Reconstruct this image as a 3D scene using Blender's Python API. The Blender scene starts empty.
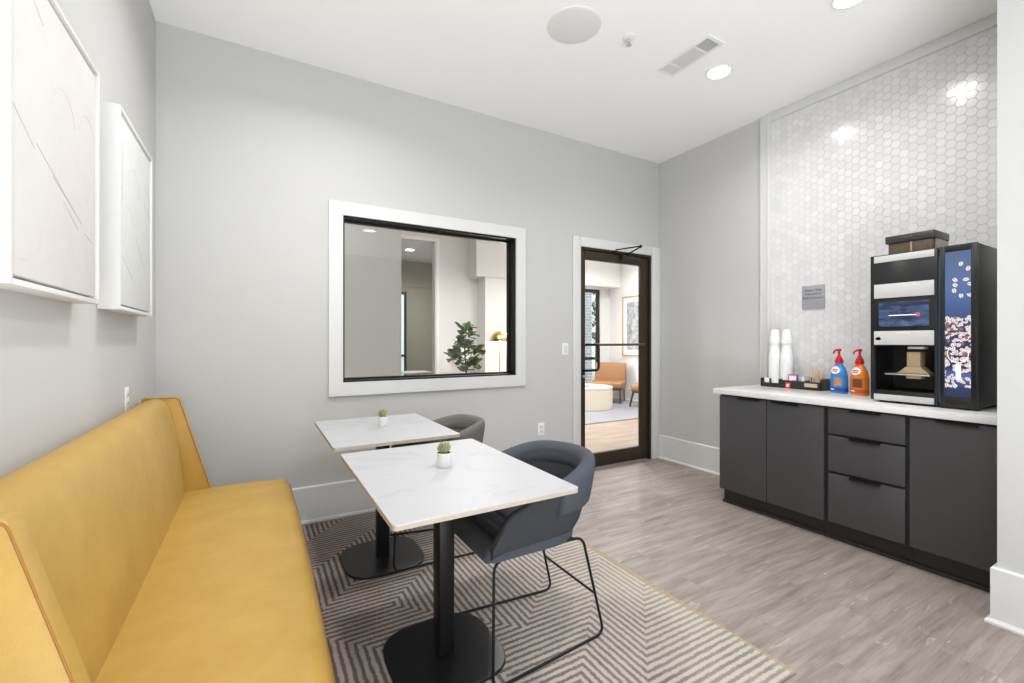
import bpy, bmesh, math, random
from mathutils import Vector, Matrix
R = math.radians
PI = math.pi
random.seed(7)
scene = bpy.context.scene
COL = scene.collection

# ------------------------------------------------------------------ camera
cam_d = bpy.data.cameras.new('camera')
cam = bpy.data.objects.new('camera', cam_d); COL.objects.link(cam)
cam.location = (0, 0, 1.27)
cam.rotation_euler = (R(90), 0, R(-29.83))
cam_d.sensor_width = 36.0
cam_d.lens = 443.0 / 1024 * 36
cam_d.clip_start = 0.02
scene.camera = cam

# ------------------------------------------------------------------ world, exposure
scene.view_settings.view_transform = 'Standard'
scene.view_settings.look = 'None'
scene.view_settings.gamma = 1.0
scene.view_settings.use_curve_mapping = False
scene.view_settings.exposure = 0.0
scene.cycles.use_denoising = True
scene.cycles.max_bounces = 10
scene.cycles.diffuse_bounces = 6
scene.cycles.transparent_max_bounces = 12
scene.cycles.sample_clamp_indirect = 6.0
w = bpy.data.worlds.new('world'); scene.world = w; w.use_nodes = True
w.node_tree.nodes['Background'].inputs[0].default_value = (0.80, 0.90, 1.0, 1)
w.node_tree.nodes['Background'].inputs[1].default_value = 1.6

def area(name, loc, rot, sx, sy, power, color=(1, 1, 1), shape='RECTANGLE', spread=180):
    l = bpy.data.lights.new(name, 'AREA'); l.shape = shape; l.size = sx
    if shape in ('RECTANGLE', 'ELLIPSE'): l.size_y = sy
    l.energy = power; l.color = color; l.spread = R(spread)
    o = bpy.data.objects.new(name, l); COL.objects.link(o)
    o.location = loc; o.rotation_euler = rot
    return o
# added fill light at an invented opening in the unseen wall behind the camera
area('front_fill_light', (0.25, -3.10, 1.15), (R(112), 0, 0), 1.3, 2.0, 26, (0.94, 0.975, 1.0))
# added upward fill near the floor behind the camera, brightening the ceiling
area('ceiling_fill_light', (0.45, -1.5, 0.03), (R(180), 0, 0), 1.7, 2.6, 158, (0.95, 0.98, 1.0))
# daylight through the lobby's street windows (left part of the lobby, out of view)
area('daylight_lobby_window', (4.6, 7.60, 1.6), (R(-90), 0, 0), 1.6, 2.2, 140, (0.95, 0.98, 1.0))

# ------------------------------------------------------------------ materials
def new_mat(name):
    m = bpy.data.materials.new(name); m.use_nodes = True
    nt = m.node_tree
    return m, nt, nt.nodes['Principled BSDF']
def srgb(r, g, b):
    f = lambda c: (c / 255 / 12.92) if c / 255 <= 0.04045 else ((c / 255 + 0.055) / 1.055) ** 2.4
    return (f(r), f(g), f(b), 1)
def nd(nt, t, **kw):
    n = nt.nodes.new(t)
    for k, v in kw.items(): setattr(n, k, v)
    return n
def mat(name, col, rough=0.5, metal=0.0, bump=0.0, bscale=200.0, var=0.0, vscale=8.0, spec=0.5, coat=0.0, emit=None, estr=0.0):
    m, nt, b = new_mat(name)
    b.inputs['Base Color'].default_value = col
    b.inputs['Roughness'].default_value = rough
    b.inputs['Metallic'].default_value = metal
    b.inputs['Specular IOR Level'].default_value = spec
    b.inputs['Coat Weight'].default_value = coat
    b.inputs['Coat Roughness'].default_value = 0.1
    if emit:
        b.inputs['Emission Color'].default_value = emit
        b.inputs['Emission Strength'].default_value = estr
    tc = nd(nt, 'ShaderNodeTexCoord')
    if var > 0:
        n = nd(nt, 'ShaderNodeTexNoise'); n.inputs['Scale'].default_value = vscale; n.inputs['Detail'].default_value = 4
        nt.links.new(tc.outputs['Object'], n.inputs['Vector'])
        mx = nd(nt, 'ShaderNodeMix', data_type='RGBA')
        nt.links.new(n.outputs['Fac'], mx.inputs[0])
        mx.inputs[6].default_value = tuple(c * (1 - var) for c in col[:3]) + (1,)
        mx.inputs[7].default_value = tuple(min(1, c * (1 + var)) for c in col[:3]) + (1,)
        nt.links.new(mx.outputs[2], b.inputs['Base Color'])
    if bump > 0:
        n = nd(nt, 'ShaderNodeTexNoise'); n.inputs['Scale'].default_value = bscale; n.inputs['Detail'].default_value = 3
        nt.links.new(tc.outputs['Object'], n.inputs['Vector'])
        bp = nd(nt, 'ShaderNodeBump'); bp.inputs['Strength'].default_value = bump; bp.inputs['Distance'].default_value = 0.002
        nt.links.new(n.outputs['Fac'], bp.inputs['Height']); nt.links.new(bp.outputs['Normal'], b.inputs['Normal'])
    return m
def glass_mat(name, tint=(0.97, 0.98, 0.97, 1), refl=1.0):
    m = bpy.data.materials.new(name); m.use_nodes = True; nt = m.node_tree; nt.nodes.clear()
    o = nd(nt, 'ShaderNodeOutputMaterial'); t = nd(nt, 'ShaderNodeBsdfTransparent'); g = nd(nt, 'ShaderNodeBsdfGlossy')
    t.inputs[0].default_value = tint; g.inputs['Roughness'].default_value = 0.0
    fr = nd(nt, 'ShaderNodeFresnel'); ge = nd(nt, 'ShaderNodeNewGeometry'); io = nd(nt, 'ShaderNodeMapRange'); io.inputs[3].default_value = 1.45; io.inputs[4].default_value = 1 / 1.45
    nt.links.new(ge.outputs['Backfacing'], io.inputs[0]); nt.links.new(io.outputs[0], fr.inputs[0])
    mu = nd(nt, 'ShaderNodeMath', operation='MULTIPLY'); mu.inputs[1].default_value = refl
    mx = nd(nt, 'ShaderNodeMixShader')
    nt.links.new(fr.outputs[0], mu.inputs[0]); nt.links.new(mu.outputs[0], mx.inputs[0])
    nt.links.new(t.outputs[0], mx.inputs[1]); nt.links.new(g.outputs[0], mx.inputs[2]); nt.links.new(mx.outputs[0], o.inputs[0])
    return m

M = {}
M['wall'] = mat('wall_paint', (0.545, 0.545, 0.538, 1), 0.85, bump=0.03, bscale=300)
M['ceil'] = mat('ceiling_paint', (0.93, 0.935, 0.935, 1), 0.9)
M['lobby_trim'] = mat('lobby_trim_paint', (0.88, 0.88, 0.88, 1), 0.5)
M['trim'] = mat('trim_paint', (0.68, 0.685, 0.685, 1), 0.35)
M['lobby_wall'] = mat('lobby_wall_paint', (0.76, 0.75, 0.74, 1), 0.85)
M['partition'] = mat('partition_paint', (0.50, 0.48, 0.45, 1), 0.7)
M['far_wall'] = mat('far_room_paint', (0.40, 0.38, 0.29, 1), 0.9)
M['bronze'] = mat('dark_bronze', (0.038, 0.028, 0.017, 1), 0.42, 0.25)
M['black_frame'] = mat('black_frame', (0.010, 0.009, 0.008, 1), 0.45, spec=0.3)
M['black_metal'] = mat('black_powder_coat', (0.006, 0.006, 0.007, 1), 0.40, spec=0.3)
M['base_metal'] = mat('black_base_plate', (0.009, 0.009, 0.011, 1), 0.30, spec=0.4)
M['glass'] = glass_mat('clear_glass')
M['white_frame'] = mat('white_frame_lacquer', (0.72, 0.72, 0.715, 1), 0.4)
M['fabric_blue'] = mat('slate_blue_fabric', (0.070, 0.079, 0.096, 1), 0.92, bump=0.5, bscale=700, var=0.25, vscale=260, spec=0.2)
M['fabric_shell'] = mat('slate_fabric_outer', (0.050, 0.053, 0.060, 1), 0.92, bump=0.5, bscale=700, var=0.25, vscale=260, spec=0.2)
M['fabric_grey'] = mat('grey_fabric', (0.15, 0.143, 0.136, 1), 0.92, bump=0.5, bscale=700, var=0.22, vscale=260, spec=0.2)
M['cab'] = mat('charcoal_laminate', (0.052, 0.050, 0.053, 1), 0.38, var=0.08, vscale=30)
M['cab_in'] = mat('cabinet_carcass', (0.012, 0.012, 0.012, 1), 0.6)
M['toe'] = mat('toe_kick_black', (0.014, 0.013, 0.012, 1), 0.35)
M['quartz'] = mat('white_quartz', (0.74, 0.735, 0.73, 1), 0.22, var=0.03, vscale=20)
M['plastic_black'] = mat('machine_black', (0.010, 0.010, 0.011, 1), 0.28)
M['plastic_dark'] = mat('machine_grey_black', (0.034, 0.034, 0.035, 1), 0.32)
M['niche'] = mat('machine_niche', (0.006, 0.006, 0.006, 1), 0.35)
M['silver'] = mat('brushed_silver', (0.60, 0.60, 0.595, 1), 0.5, 0.1, var=0.04, vscale=60)
M['steel'] = mat('steel', (0.7, 0.7, 0.7, 1), 0.3, 0.9)
M['tan_plastic'] = mat('tan_plastic', (0.46, 0.33, 0.19, 1), 0.5)
M['white_plastic'] = mat('white_plastic', (0.82, 0.82, 0.81, 1), 0.4)
M['grille'] = mat('grille_white', (0.74, 0.74, 0.735, 1), 0.7)
M['paper'] = mat('white_paper_cup', (0.86, 0.86, 0.86, 1), 0.7)
M['vent_dark'] = mat('vent_dark', (0.05, 0.05, 0.05, 1), 0.8)
M['vent_grey'] = mat('vent_grey', (0.72, 0.72, 0.71, 1), 0.8)
M['red'] = mat('red_plastic', (0.62, 0.012, 0.022, 1), 0.3)
M['blue'] = mat('blue_plastic', (0.035, 0.24, 0.64, 1), 0.25, var=0.35, vscale=12)
M['blue_dark'] = mat('blue_band', (0.01, 0.06, 0.36, 1), 0.3)
M['orange'] = mat('orange_plastic', (0.78, 0.20, 0.02, 1), 0.25, var=0.3, vscale=12)
M['orange_dark'] = mat('orange_band', (0.50, 0.085, 0.012, 1), 0.3)
M['brown'] = mat('brown_label', (0.16, 0.05, 0.018, 1), 0.5, var=0.5, vscale=160)
M['cookie'] = mat('cookie_label', (0.55, 0.26, 0.09, 1), 0.5, var=0.6, vscale=120)
M['label_white'] = mat('label_white', (0.85, 0.84, 0.83, 1), 0.5)
M['label_red'] = mat('label_red', (0.70, 0.05, 0.06, 1), 0.5)
M['purple'] = mat('purple_card', (0.20, 0.07, 0.42, 1), 0.5)
M['orange_card'] = mat('orange_card', (0.80, 0.30, 0.10, 1), 0.5)
M['wood_stick'] = mat('birch_stick', (0.70, 0.53, 0.37, 1), 0.7, var=0.2, vscale=60)
M['kraft'] = mat('kraft_paper', (0.62, 0.48, 0.31, 1), 0.7)
M['tray'] = mat('tray_black', (0.022, 0.022, 0.025, 1), 0.4)
M['plaque'] = mat('plaque_grey', (0.36, 0.365, 0.40, 1), 0.45, 0.1, var=0.08, vscale=20)
M['plaque_text'] = mat('plaque_text', (0.045, 0.045, 0.06, 1), 0.5)
M['bean'] = mat('coffee_beans', (0.13, 0.088, 0.06, 1), 0.45, var=0.6, vscale=120, bump=1.0, bscale=120)
M['ceramic'] = mat('white_ceramic', (0.80, 0.79, 0.77, 1), 0.35)
M['soil'] = mat('dark_soil', (0.015, 0.011, 0.008, 1), 0.95, bump=0.8, bscale=300)
M['succulent'] = mat('succulent_green', (0.31, 0.35, 0.15, 1), 0.5, var=0.35, vscale=70)
M['leaf'] = mat('fig_leaf', (0.075, 0.150, 0.030, 1), 0.4, var=0.6, vscale=5)
M['bark'] = mat('fig_bark', (0.16, 0.10, 0.06, 1), 0.9)
M['brass'] = mat('brass', (0.70, 0.50, 0.20, 1), 0.25, 1.0)
M['tan_leather'] = mat('tan_leather', (0.30, 0.135, 0.05, 1), 0.5, var=0.15, vscale=12)
M['cream'] = mat('cream_linen', (0.78, 0.70, 0.58, 1), 0.8)
M['lobby_rug'] = mat('lobby_rug_wool', (0.26, 0.258, 0.285, 1), 0.95, var=0.25, vscale=2.2, bump=0.5, bscale=200)
M['frame_oak'] = mat('oak_frame', (0.55, 0.34, 0.17, 1), 0.5)
M['mat_board'] = mat('mat_board', (0.85, 0.85, 0.84, 1), 0.8)
M['dark_wood'] = mat('dark_wood', (0.020, 0.016, 0.013, 1), 0.45)
M['grey_glass'] = mat('grey_ceramic', (0.20, 0.21, 0.22, 1), 0.3)
M['emit_lamp'] = mat('lamp_lens', (1, 1, 1, 1), 0.5, emit=(1.0, 0.98, 0.94, 1), estr=14)
M['emit_bulb'] = mat('bulb', (1, 1, 1, 1), 0.5, emit=(1.0, 0.86, 0.66, 1), estr=12)

def yellow_leather():
    m, nt, b = new_mat('yellow_leather')
    tc = nd(nt, 'ShaderNodeTexCoord')
    n = nd(nt, 'ShaderNodeTexNoise'); n.inputs['Scale'].default_value = 6; n.inputs['Detail'].default_value = 8; n.inputs['Roughness'].default_value = 0.7
    nt.links.new(tc.outputs['Object'], n.inputs['Vector'])
    cr = nd(nt, 'ShaderNodeValToRGB')
    cr.color_ramp.elements[0].position = 0.3; cr.color_ramp.elements[0].color = srgb(176, 139, 62)
    cr.color_ramp.elements[1].position = 0.7; cr.color_ramp.elements[1].color = srgb(190, 154, 76)
    nt.links.new(n.outputs['Fac'], cr.inputs[0]); nt.links.new(cr.outputs[0], b.inputs['Base Color'])
    v = nd(nt, 'ShaderNodeTexVoronoi'); v.inputs['Scale'].default_value = 420
    nt.links.new(tc.outputs['Object'], v.inputs['Vector'])
    bp = nd(nt, 'ShaderNodeBump'); bp.inputs['Strength'].default_value = 0.18; bp.inputs['Distance'].default_value = 0.001
    nt.links.new(v.outputs['Distance'], bp.inputs['Height']); nt.links.new(bp.outputs['Normal'], b.inputs['Normal'])
    b.inputs['Roughness'].default_value = 0.48
    return m
M['leather'] = yellow_leather()
M['piping'] = mat('yellow_piping', srgb(150, 103, 38), 0.5)

def floor_mat():
    m, nt, b = new_mat('floor_planks')
    L = nt.links.new
    tc = nd(nt, 'ShaderNodeTexCoord')
    br = nd(nt, 'ShaderNodeTexBrick'); br.offset = 0.37; br.inputs['Scale'].default_value = 1
    br.inputs['Brick Width'].default_value = 1.22; br.inputs['Row Height'].default_value = 0.18
    br.inputs['Mortar Size'].default_value = 0.0012; br.inputs['Mortar Smooth'].default_value = 0.2; br.inputs['Bias'].default_value = 0
    br.inputs['Color1'].default_value = (0, 0, 0, 1); br.inputs['Color2'].default_value = (1, 1, 1, 1); br.inputs['Mortar'].default_value = (0.5, 0.5, 0.5, 1)
    L(tc.outputs['Object'], br.inputs['Vector'])
    # grain: noise squeezed along the plank, shifted per plank
    sh = nd(nt, 'ShaderNodeVectorMath', operation='MULTIPLY_ADD')
    sh.inputs[1].default_value = (3.1, 7.7, 0); L(br.outputs['Color'], sh.inputs[0]); L(tc.outputs['Object'], sh.inputs[2])
    mp = nd(nt, 'ShaderNodeMapping'); mp.inputs['Scale'].default_value = (1.8, 20, 1); L(sh.outputs[0], mp.inputs['Vector'])
    n1 = nd(nt, 'ShaderNodeTexNoise'); n1.inputs['Scale'].default_value = 1.0; n1.inputs['Detail'].default_value = 7; n1.inputs['Roughness'].default_value = 0.62; n1.inputs['Distortion'].default_value = 0.5
    L(mp.outputs[0], n1.inputs['Vector'])
    mp2 = nd(nt, 'ShaderNodeMapping'); mp2.inputs['Scale'].default_value = (7, 110, 1); L(sh.outputs[0], mp2.inputs['Vector'])
    n2 = nd(nt, 'ShaderNodeTexNoise'); n2.inputs['Scale'].default_value = 1.0; n2.inputs['Detail'].default_value = 4; L(mp2.outputs[0], n2.inputs['Vector'])
    cr = nd(nt, 'ShaderNodeValToRGB'); e = cr.color_ramp.elements
    e[0].position = 0.24; e[0].color = srgb(114, 102, 96); e[1].position = 0.76; e[1].color = srgb(170, 158, 152)
    k = e.new(0.5); k.color = srgb(147, 135, 129)
    ad = nd(nt, 'ShaderNodeMath', operation='MULTIPLY_ADD'); ad.inputs[1].default_value = 0.34; L(n2.outputs['Fac'], ad.inputs[0])
    s2 = nd(nt, 'ShaderNodeMath', operation='SUBTRACT'); s2.inputs[1].default_value = 0.17; L(n1.outputs['Fac'], s2.inputs[0]); L(s2.outputs[0], ad.inputs[2])
    L(ad.outputs[0], cr.inputs[0])
    # plank tone
    pt = nd(nt, 'ShaderNodeMix', data_type='RGBA', blend_type='MULTIPLY'); pt.inputs[0].default_value = 1
    tone = nd(nt, 'ShaderNodeMapRange'); tone.inputs[3].default_value = 0.95; tone.inputs[4].default_value = 1.03
    L(br.outputs['Color'], tone.inputs[0]); L(cr.outputs[0], pt.inputs[6]); L(tone.outputs[0], pt.inputs[7])
    # pale cerused swirls
    mp3 = nd(nt, 'ShaderNodeMapping'); mp3.inputs['Scale'].default_value = (2.2, 9, 1); L(sh.outputs[0], mp3.inputs['Vector'])
    n3 = nd(nt, 'ShaderNodeTexNoise'); n3.inputs['Scale'].default_value = 1.3; n3.inputs['Detail'].default_value = 3; n3.inputs['Distortion'].default_value = 1.6; L(mp3.outputs[0], n3.inputs['Vector'])
    c3 = nd(nt, 'ShaderNodeValToRGB'); q = c3.color_ramp.elements
    q[0].position = 0.655; q[0].color = (0, 0, 0, 1); q[1].position = 0.69; q[1].color = (1, 1, 1, 1); z = q.new(0.73); z.color = (0, 0, 0, 1)
    L(n3.outputs['Fac'], c3.inputs[0])
    w3 = nd(nt, 'ShaderNodeMath', operation='MULTIPLY'); w3.inputs[1].default_value = 0.4; L(c3.outputs[0], w3.inputs[0])
    mw = nd(nt, 'ShaderNodeMix', data_type='RGBA'); mw.inputs[7].default_value = srgb(205, 196, 190); L(w3.outputs[0], mw.inputs[0]); L(pt.outputs[2], mw.inputs[6])
    mm = nd(nt, 'ShaderNodeMix', data_type='RGBA'); mm.inputs[7].default_value = srgb(134, 120, 113); L(br.outputs['Fac'], mm.inputs[0]); L(mw.outputs[2], mm.inputs[6])
    L(mm.outputs[2], b.inputs['Base Color'])
    bp = nd(nt, 'ShaderNodeBump'); bp.inputs['Strength'].default_value = 0.12; bp.inputs['Distance'].default_value = 0.002
    L(ad.outputs[0], bp.inputs['Height']); L(bp.outputs[0], b.inputs['Normal'])
    b.inputs['Roughness'].default_value = 0.46
    return m
M['floor'] = floor_mat()

def lobby_floor_mat():
    m, nt, b = new_mat('lobby_floor_oak'); L = nt.links.new
    tc = nd(nt, 'ShaderNodeTexCoord')
    mp = nd(nt, 'ShaderNodeMapping'); mp.inputs['Scale'].default_value = (1.4, 9, 1); L(tc.outputs['Object'], mp.inputs['Vector'])
    n = nd(nt, 'ShaderNodeTexNoise'); n.inputs['Scale'].default_value = 1; n.inputs['Detail'].default_value = 6; L(mp.outputs[0], n.inputs['Vector'])
    cr = nd(nt, 'ShaderNodeValToRGB'); e = cr.color_ramp.elements
    e[0].position = 0.3; e[0].color = srgb(136, 117, 104); e[1].position = 0.7; e[1].color = srgb(168, 148, 135)
    L(n.outputs['Fac'], cr.inputs[0]); L(cr.outputs[0], b.inputs['Base Color']); b.inputs['Roughness'].default_value = 0.4
    return m
M['lobby_floor'] = lobby_floor_mat()

def marble_mat():
    m, nt, b = new_mat('marble_laminate'); L = nt.links.new
    tc = nd(nt, 'ShaderNodeTexCoord')
    mp = nd(nt, 'ShaderNodeMapping'); mp.inputs['Rotation'].default_value = (0, 0, R(24)); mp.inputs['Scale'].default_value = (1.0, 2.4, 1)
    L(tc.outputs['Object'], mp.inputs['Vector'])
    n = nd(nt, 'ShaderNodeTexNoise'); n.inputs['Scale'].default_value = 1.9; n.inputs['Detail'].default_value = 5; n.inputs['Distortion'].default_value = 0.5
    L(mp.outputs[0], n.inputs['Vector'])
    cr = nd(nt, 'ShaderNodeValToRGB'); e = cr.color_ramp.elements
    base = (0.465, 0.465, 0.485, 1)
    e[0].position = 0.47; e[0].color = base; e[1].position = 0.54; e[1].color = base
    k = e.new(0.503); k.color = (0.39, 0.39, 0.405, 1)
    k = e.new(0.49); k.color = (0.46, 0.46, 0.475, 1)
    L(n.outputs['Fac'], cr.inputs[0])
    # veins come and go
    n2 = nd(nt, 'ShaderNodeTexNoise'); n2.inputs['Scale'].default_value = 4; L(tc.outputs['Object'], n2.inputs['Vector'])
    c2 = nd(nt, 'ShaderNodeMapRange'); c2.inputs[1].default_value = 0.40; c2.inputs[2].default_value = 0.62; L(n2.outputs['Fac'], c2.inputs[0])
    mx = nd(nt, 'ShaderNodeMix', data_type='RGBA'); mx.inputs[6].default_value = base; L(c2.outputs[0], mx.inputs[0]); L(cr.outputs[0], mx.inputs[7])
    L(mx.outputs[2], b.inputs['Base Color']); b.inputs['Roughness'].default_value = 0.42
    return m
M['marble'] = marble_mat()
M['ply'] = mat('plywood_edge', (0.44, 0.37, 0.29, 1), 0.6, var=0.15, vscale=90)

def tile_mat():
    m, nt, b = new_mat('hex_marble_tile'); L = nt.links.new
    g = nd(nt, 'ShaderNodeNewGeometry'); tc = nd(nt, 'ShaderNodeTexCoord')
    n = nd(nt, 'ShaderNodeTexNoise'); n.inputs['Scale'].default_value = 7; n.inputs['Detail'].default_value = 6; n.inputs['Distortion'].default_value = 1.2
    L(tc.outputs['Object'], n.inputs['Vector'])
    a = nd(nt, 'ShaderNodeMath', operation='MULTIPLY_ADD'); a.inputs[1].default_value = 0.5
    L(g.outputs['Random Per Island'], a.inputs[0])
    h = nd(nt, 'ShaderNodeMath', operation='MULTIPLY'); h.inputs[1].default_value = 0.5; L(n.outputs['Fac'], h.inputs[0]); L(h.outputs[0], a.inputs[2])
    cr = nd(nt, 'ShaderNodeValToRGB'); e = cr.color_ramp.elements
    e[0].position = 0.2; e[0].color = (0.67, 0.67, 0.677, 1); e[1].position = 0.75; e[1].color = (0.76, 0.76, 0.764, 1)
    L(a.outputs[0], cr.inputs[0]); L(cr.outputs[0], b.inputs['Base Color']); b.inputs['Roughness'].default_value = 0.16
    return m
M['tile'] = tile_mat()
M['grout'] = mat('tile_grout', (0.62, 0.62, 0.625, 1), 0.9)

def rug_mat():
    m, nt, b = new_mat('chevron_rug'); L = nt.links.new
    tc = nd(nt, 'ShaderNodeTexCoord'); sp = nd(nt, 'ShaderNodeSeparateXYZ')
    wob = nd(nt, 'ShaderNodeTexNoise'); wob.inputs['Scale'].default_value = 28; L(tc.outputs['Object'], wob.inputs['Vector'])
    wv = nd(nt, 'ShaderNodeVectorMath', operation='MULTIPLY_ADD'); wv.inputs[1].default_value = (0.010, 0.010, 0); L(wob.outputs['Color'], wv.inputs[0]); L(tc.outputs['Object'], wv.inputs[2])
    L(wv.outputs[0], sp.inputs[0])
    def ma(op, x, y=None, z=None):
        n = nd(nt, 'ShaderNodeMath', operation=op)
        for i, q in enumerate((x, y, z)):
            if q is None: continue
            if isinstance(q, (int, float)): n.inputs[i].default_value = q
            else: L(q, n.inputs[i])
        return n.outputs[0]
    v = ma('SUBTRACT', sp.outputs[0], sp.outputs[1])
    # stripes run across (y bands) or along (x bands); the zones meet on 45 degree mitres
    P = 0.03128
    X = sp.outputs[0]; yp = ma('ABSOLUTE', ma('SUBTRACT', sp.outputs[1], 2.135)); t = ma('SUBTRACT', X, yp)
    inner = ma('LESS_THAN', v, -0.638)
    z1 = ma('GREATER_THAN', t, 0.558)
    z2 = ma('MULTIPLY', ma('LESS_THAN', t, 0.1514), ma('GREATER_THAN', t, -0.2552))
    z3 = ma('LESS_THAN', t, -0.6618)
    zi = ma('MULTIPLY', inner, ma('MINIMUM', 1.0, ma('ADD', ma('ADD', z1, z2), z3)))
    zo = ma('MULTIPLY', ma('GREATER_THAN', v, -0.2632), ma('LESS_THAN', v, 0.081))
    isy = ma('MINIMUM', 1.0, ma('ADD', zi, zo))
    f = ma('ADD', ma('MULTIPLY', isy, ma('SUBTRACT', X, 0.558)), ma('MULTIPLY', ma('SUBTRACT', 1.0, isy), yp))
    st = ma('COSINE', ma('MULTIPLY', f, 2 * PI / P))
    n = nd(nt, 'ShaderNodeTexNoise'); n.inputs['Scale'].default_value = 3.2; n.inputs['Detail'].default_value = 6; n.inputs['Roughness'].default_value = 0.65
    L(tc.outputs['Object'], n.inputs['Vector'])
    fine = nd(nt, 'ShaderNodeTexNoise'); fine.inputs['Scale'].default_value = 105; fine.inputs['Detail'].default_value = 2; L(tc.outputs['Object'], fine.inputs['Vector'])
    s2 = ma('ADD', ma('MULTIPLY', st, 1.6), ma('MULTIPLY', ma('SUBTRACT', fine.outputs['Fac'], 0.5), 4.2))
    s3 = nd(nt, 'ShaderNodeMapRange', interpolation_type='SMOOTHSTEP'); s3.inputs[1].default_value = -1.0; s3.inputs[2].default_value = 0.6; L(s2, s3.inputs[0])
    # dark yarn colour: charcoal brown, paler and sandier towards the worn right-hand side; table shade painted in on the left
    wear_shade = nd(nt, 'ShaderNodeMapRange'); wear_shade.inputs[1].default_value = 0.2; wear_shade.inputs[2].default_value = 2.0
    L(ma('ADD', sp.outputs[0], ma('MULTIPLY', ma('SUBTRACT', n.outputs['Fac'], 0.5), 1.5)), wear_shade.inputs[0])
    dk = nd(nt, 'ShaderNodeValToRGB'); e = dk.color_ramp.elements
    e[0].position = 0.0; e[0].color = srgb(92, 82, 78); e[1].position = 1.0; e[1].color = srgb(168, 157, 144)
    k = e.new(0.55); k.color = srgb(120, 110, 105)
    L(wear_shade.outputs[0], dk.inputs[0])
    lt = nd(nt, 'ShaderNodeValToRGB'); e = lt.color_ramp.elements
    e[0].position = 0.0; e[0].color = srgb(152, 142, 137); e[1].position = 1.0; e[1].color = srgb(190, 184, 174)
    k = e.new(0.35); k.color = srgb(173, 166, 162)
    L(wear_shade.outputs[0], lt.inputs[0])
    mx = nd(nt, 'ShaderNodeMix', data_type='RGBA'); L(s3.outputs[0], mx.inputs[0]); L(dk.outputs[0], mx.inputs[6]); L(lt.outputs[0], mx.inputs[7])
    # bound sandy edge
    ed = ma('GREATER_THAN', ma('ADD', sp.outputs[0], ma('MULTIPLY', ma('SUBTRACT', n.outputs['Fac'], 0.5), 0.09)), 1.764)
    m2 = nd(nt, 'ShaderNodeMix', data_type='RGBA'); m2.inputs[7].default_value = srgb(168, 148, 122)
    L(ma('MULTIPLY', ed, 0.75), m2.inputs[0]); L(mx.outputs[2], m2.inputs[6])
    L(m2.outputs[2], b.inputs['Base Color']); b.inputs['Roughness'].default_value = 0.97; b.inputs['Specular IOR Level'].default_value = 0.1
    bp = nd(nt, 'ShaderNodeBump'); bp.inputs['Strength'].default_value = 0.6; bp.inputs['Distance'].default_value = 0.003
    L(s3.outputs[0], bp.inputs['Height']); L(bp.outputs[0], b.inputs['Normal'])
    return m
M['rug'] = rug_mat()

def brick_mat():
    m, nt, b = new_mat('exterior_brick'); L = nt.links.new
    tc = nd(nt, 'ShaderNodeTexCoord'); mp = nd(nt, 'ShaderNodeMapping'); mp.inputs['Rotation'].default_value = (R(90), 0, 0)
    L(tc.outputs['Object'], mp.inputs['Vector'])
    br = nd(nt, 'ShaderNodeTexBrick'); br.inputs['Scale'].default_value = 1; br.inputs['Brick Width'].default_value = 0.24; br.inputs['Row Height'].default_value = 0.085; br.inputs['Mortar Size'].default_value = 0.012
    br.inputs['Color1'].default_value = (0.46, 0.43, 0.43, 1); br.inputs['Color2'].default_value = (0.62, 0.58, 0.58, 1); br.inputs['Mortar'].default_value = (0.8, 0.78, 0.78, 1)
    L(mp.outputs[0], br.inputs['Vector']); L(br.outputs['Color'], b.inputs['Base Color']); b.inputs['Roughness'].default_value = 0.9
    return m
M['brick'] = brick_mat()

def art_mat(name, base, dark, scale):
    m, nt, b = new_mat(name); L = nt.links.new
    tc = nd(nt, 'ShaderNodeTexCoord'); n = nd(nt, 'ShaderNodeTexNoise'); n.inputs['Scale'].default_value = scale; n.inputs['Detail'].default_value = 8; n.inputs['Roughness'].default_value = 0.7
    L(tc.outputs['Object'], n.inputs['Vector'])
    cr = nd(nt, 'ShaderNodeValToRGB'); e = cr.color_ramp.elements
    e[0].position = 0.3; e[0].color = dark; e[1].position = 0.62; e[1].color = base
    L(n.outputs['Fac'], cr.inputs[0]); L(cr.outputs[0], b.inputs['Base Color']); b.inputs['Roughness'].default_value = 0.8
    bp = nd(nt, 'ShaderNodeBump'); bp.inputs['Strength'].default_value = 0.3; bp.inputs['Distance'].default_value = 0.003; L(n.outputs['Fac'], bp.inputs['Height']); L(bp.outputs[0], b.inputs['Normal'])
    return m
M['canvas_warm'] = art_mat('canvas_warm', (0.67, 0.65, 0.635, 1), (0.635, 0.615, 0.595, 1), 9)
M['canvas_cool'] = art_mat('canvas_cool', (0.665, 0.675, 0.67, 1), (0.625, 0.64, 0.632, 1), 9)
M['canvas_line'] = mat('canvas_line', (0.55, 0.525, 0.50, 1), 0.9)
M['reflection'] = art_mat('reflection_print', (0.52, 0.52, 0.54, 1), (0.10, 0.12, 0.13, 1), 7)  # grey mottle paints in the window reflected by the picture glass

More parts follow.
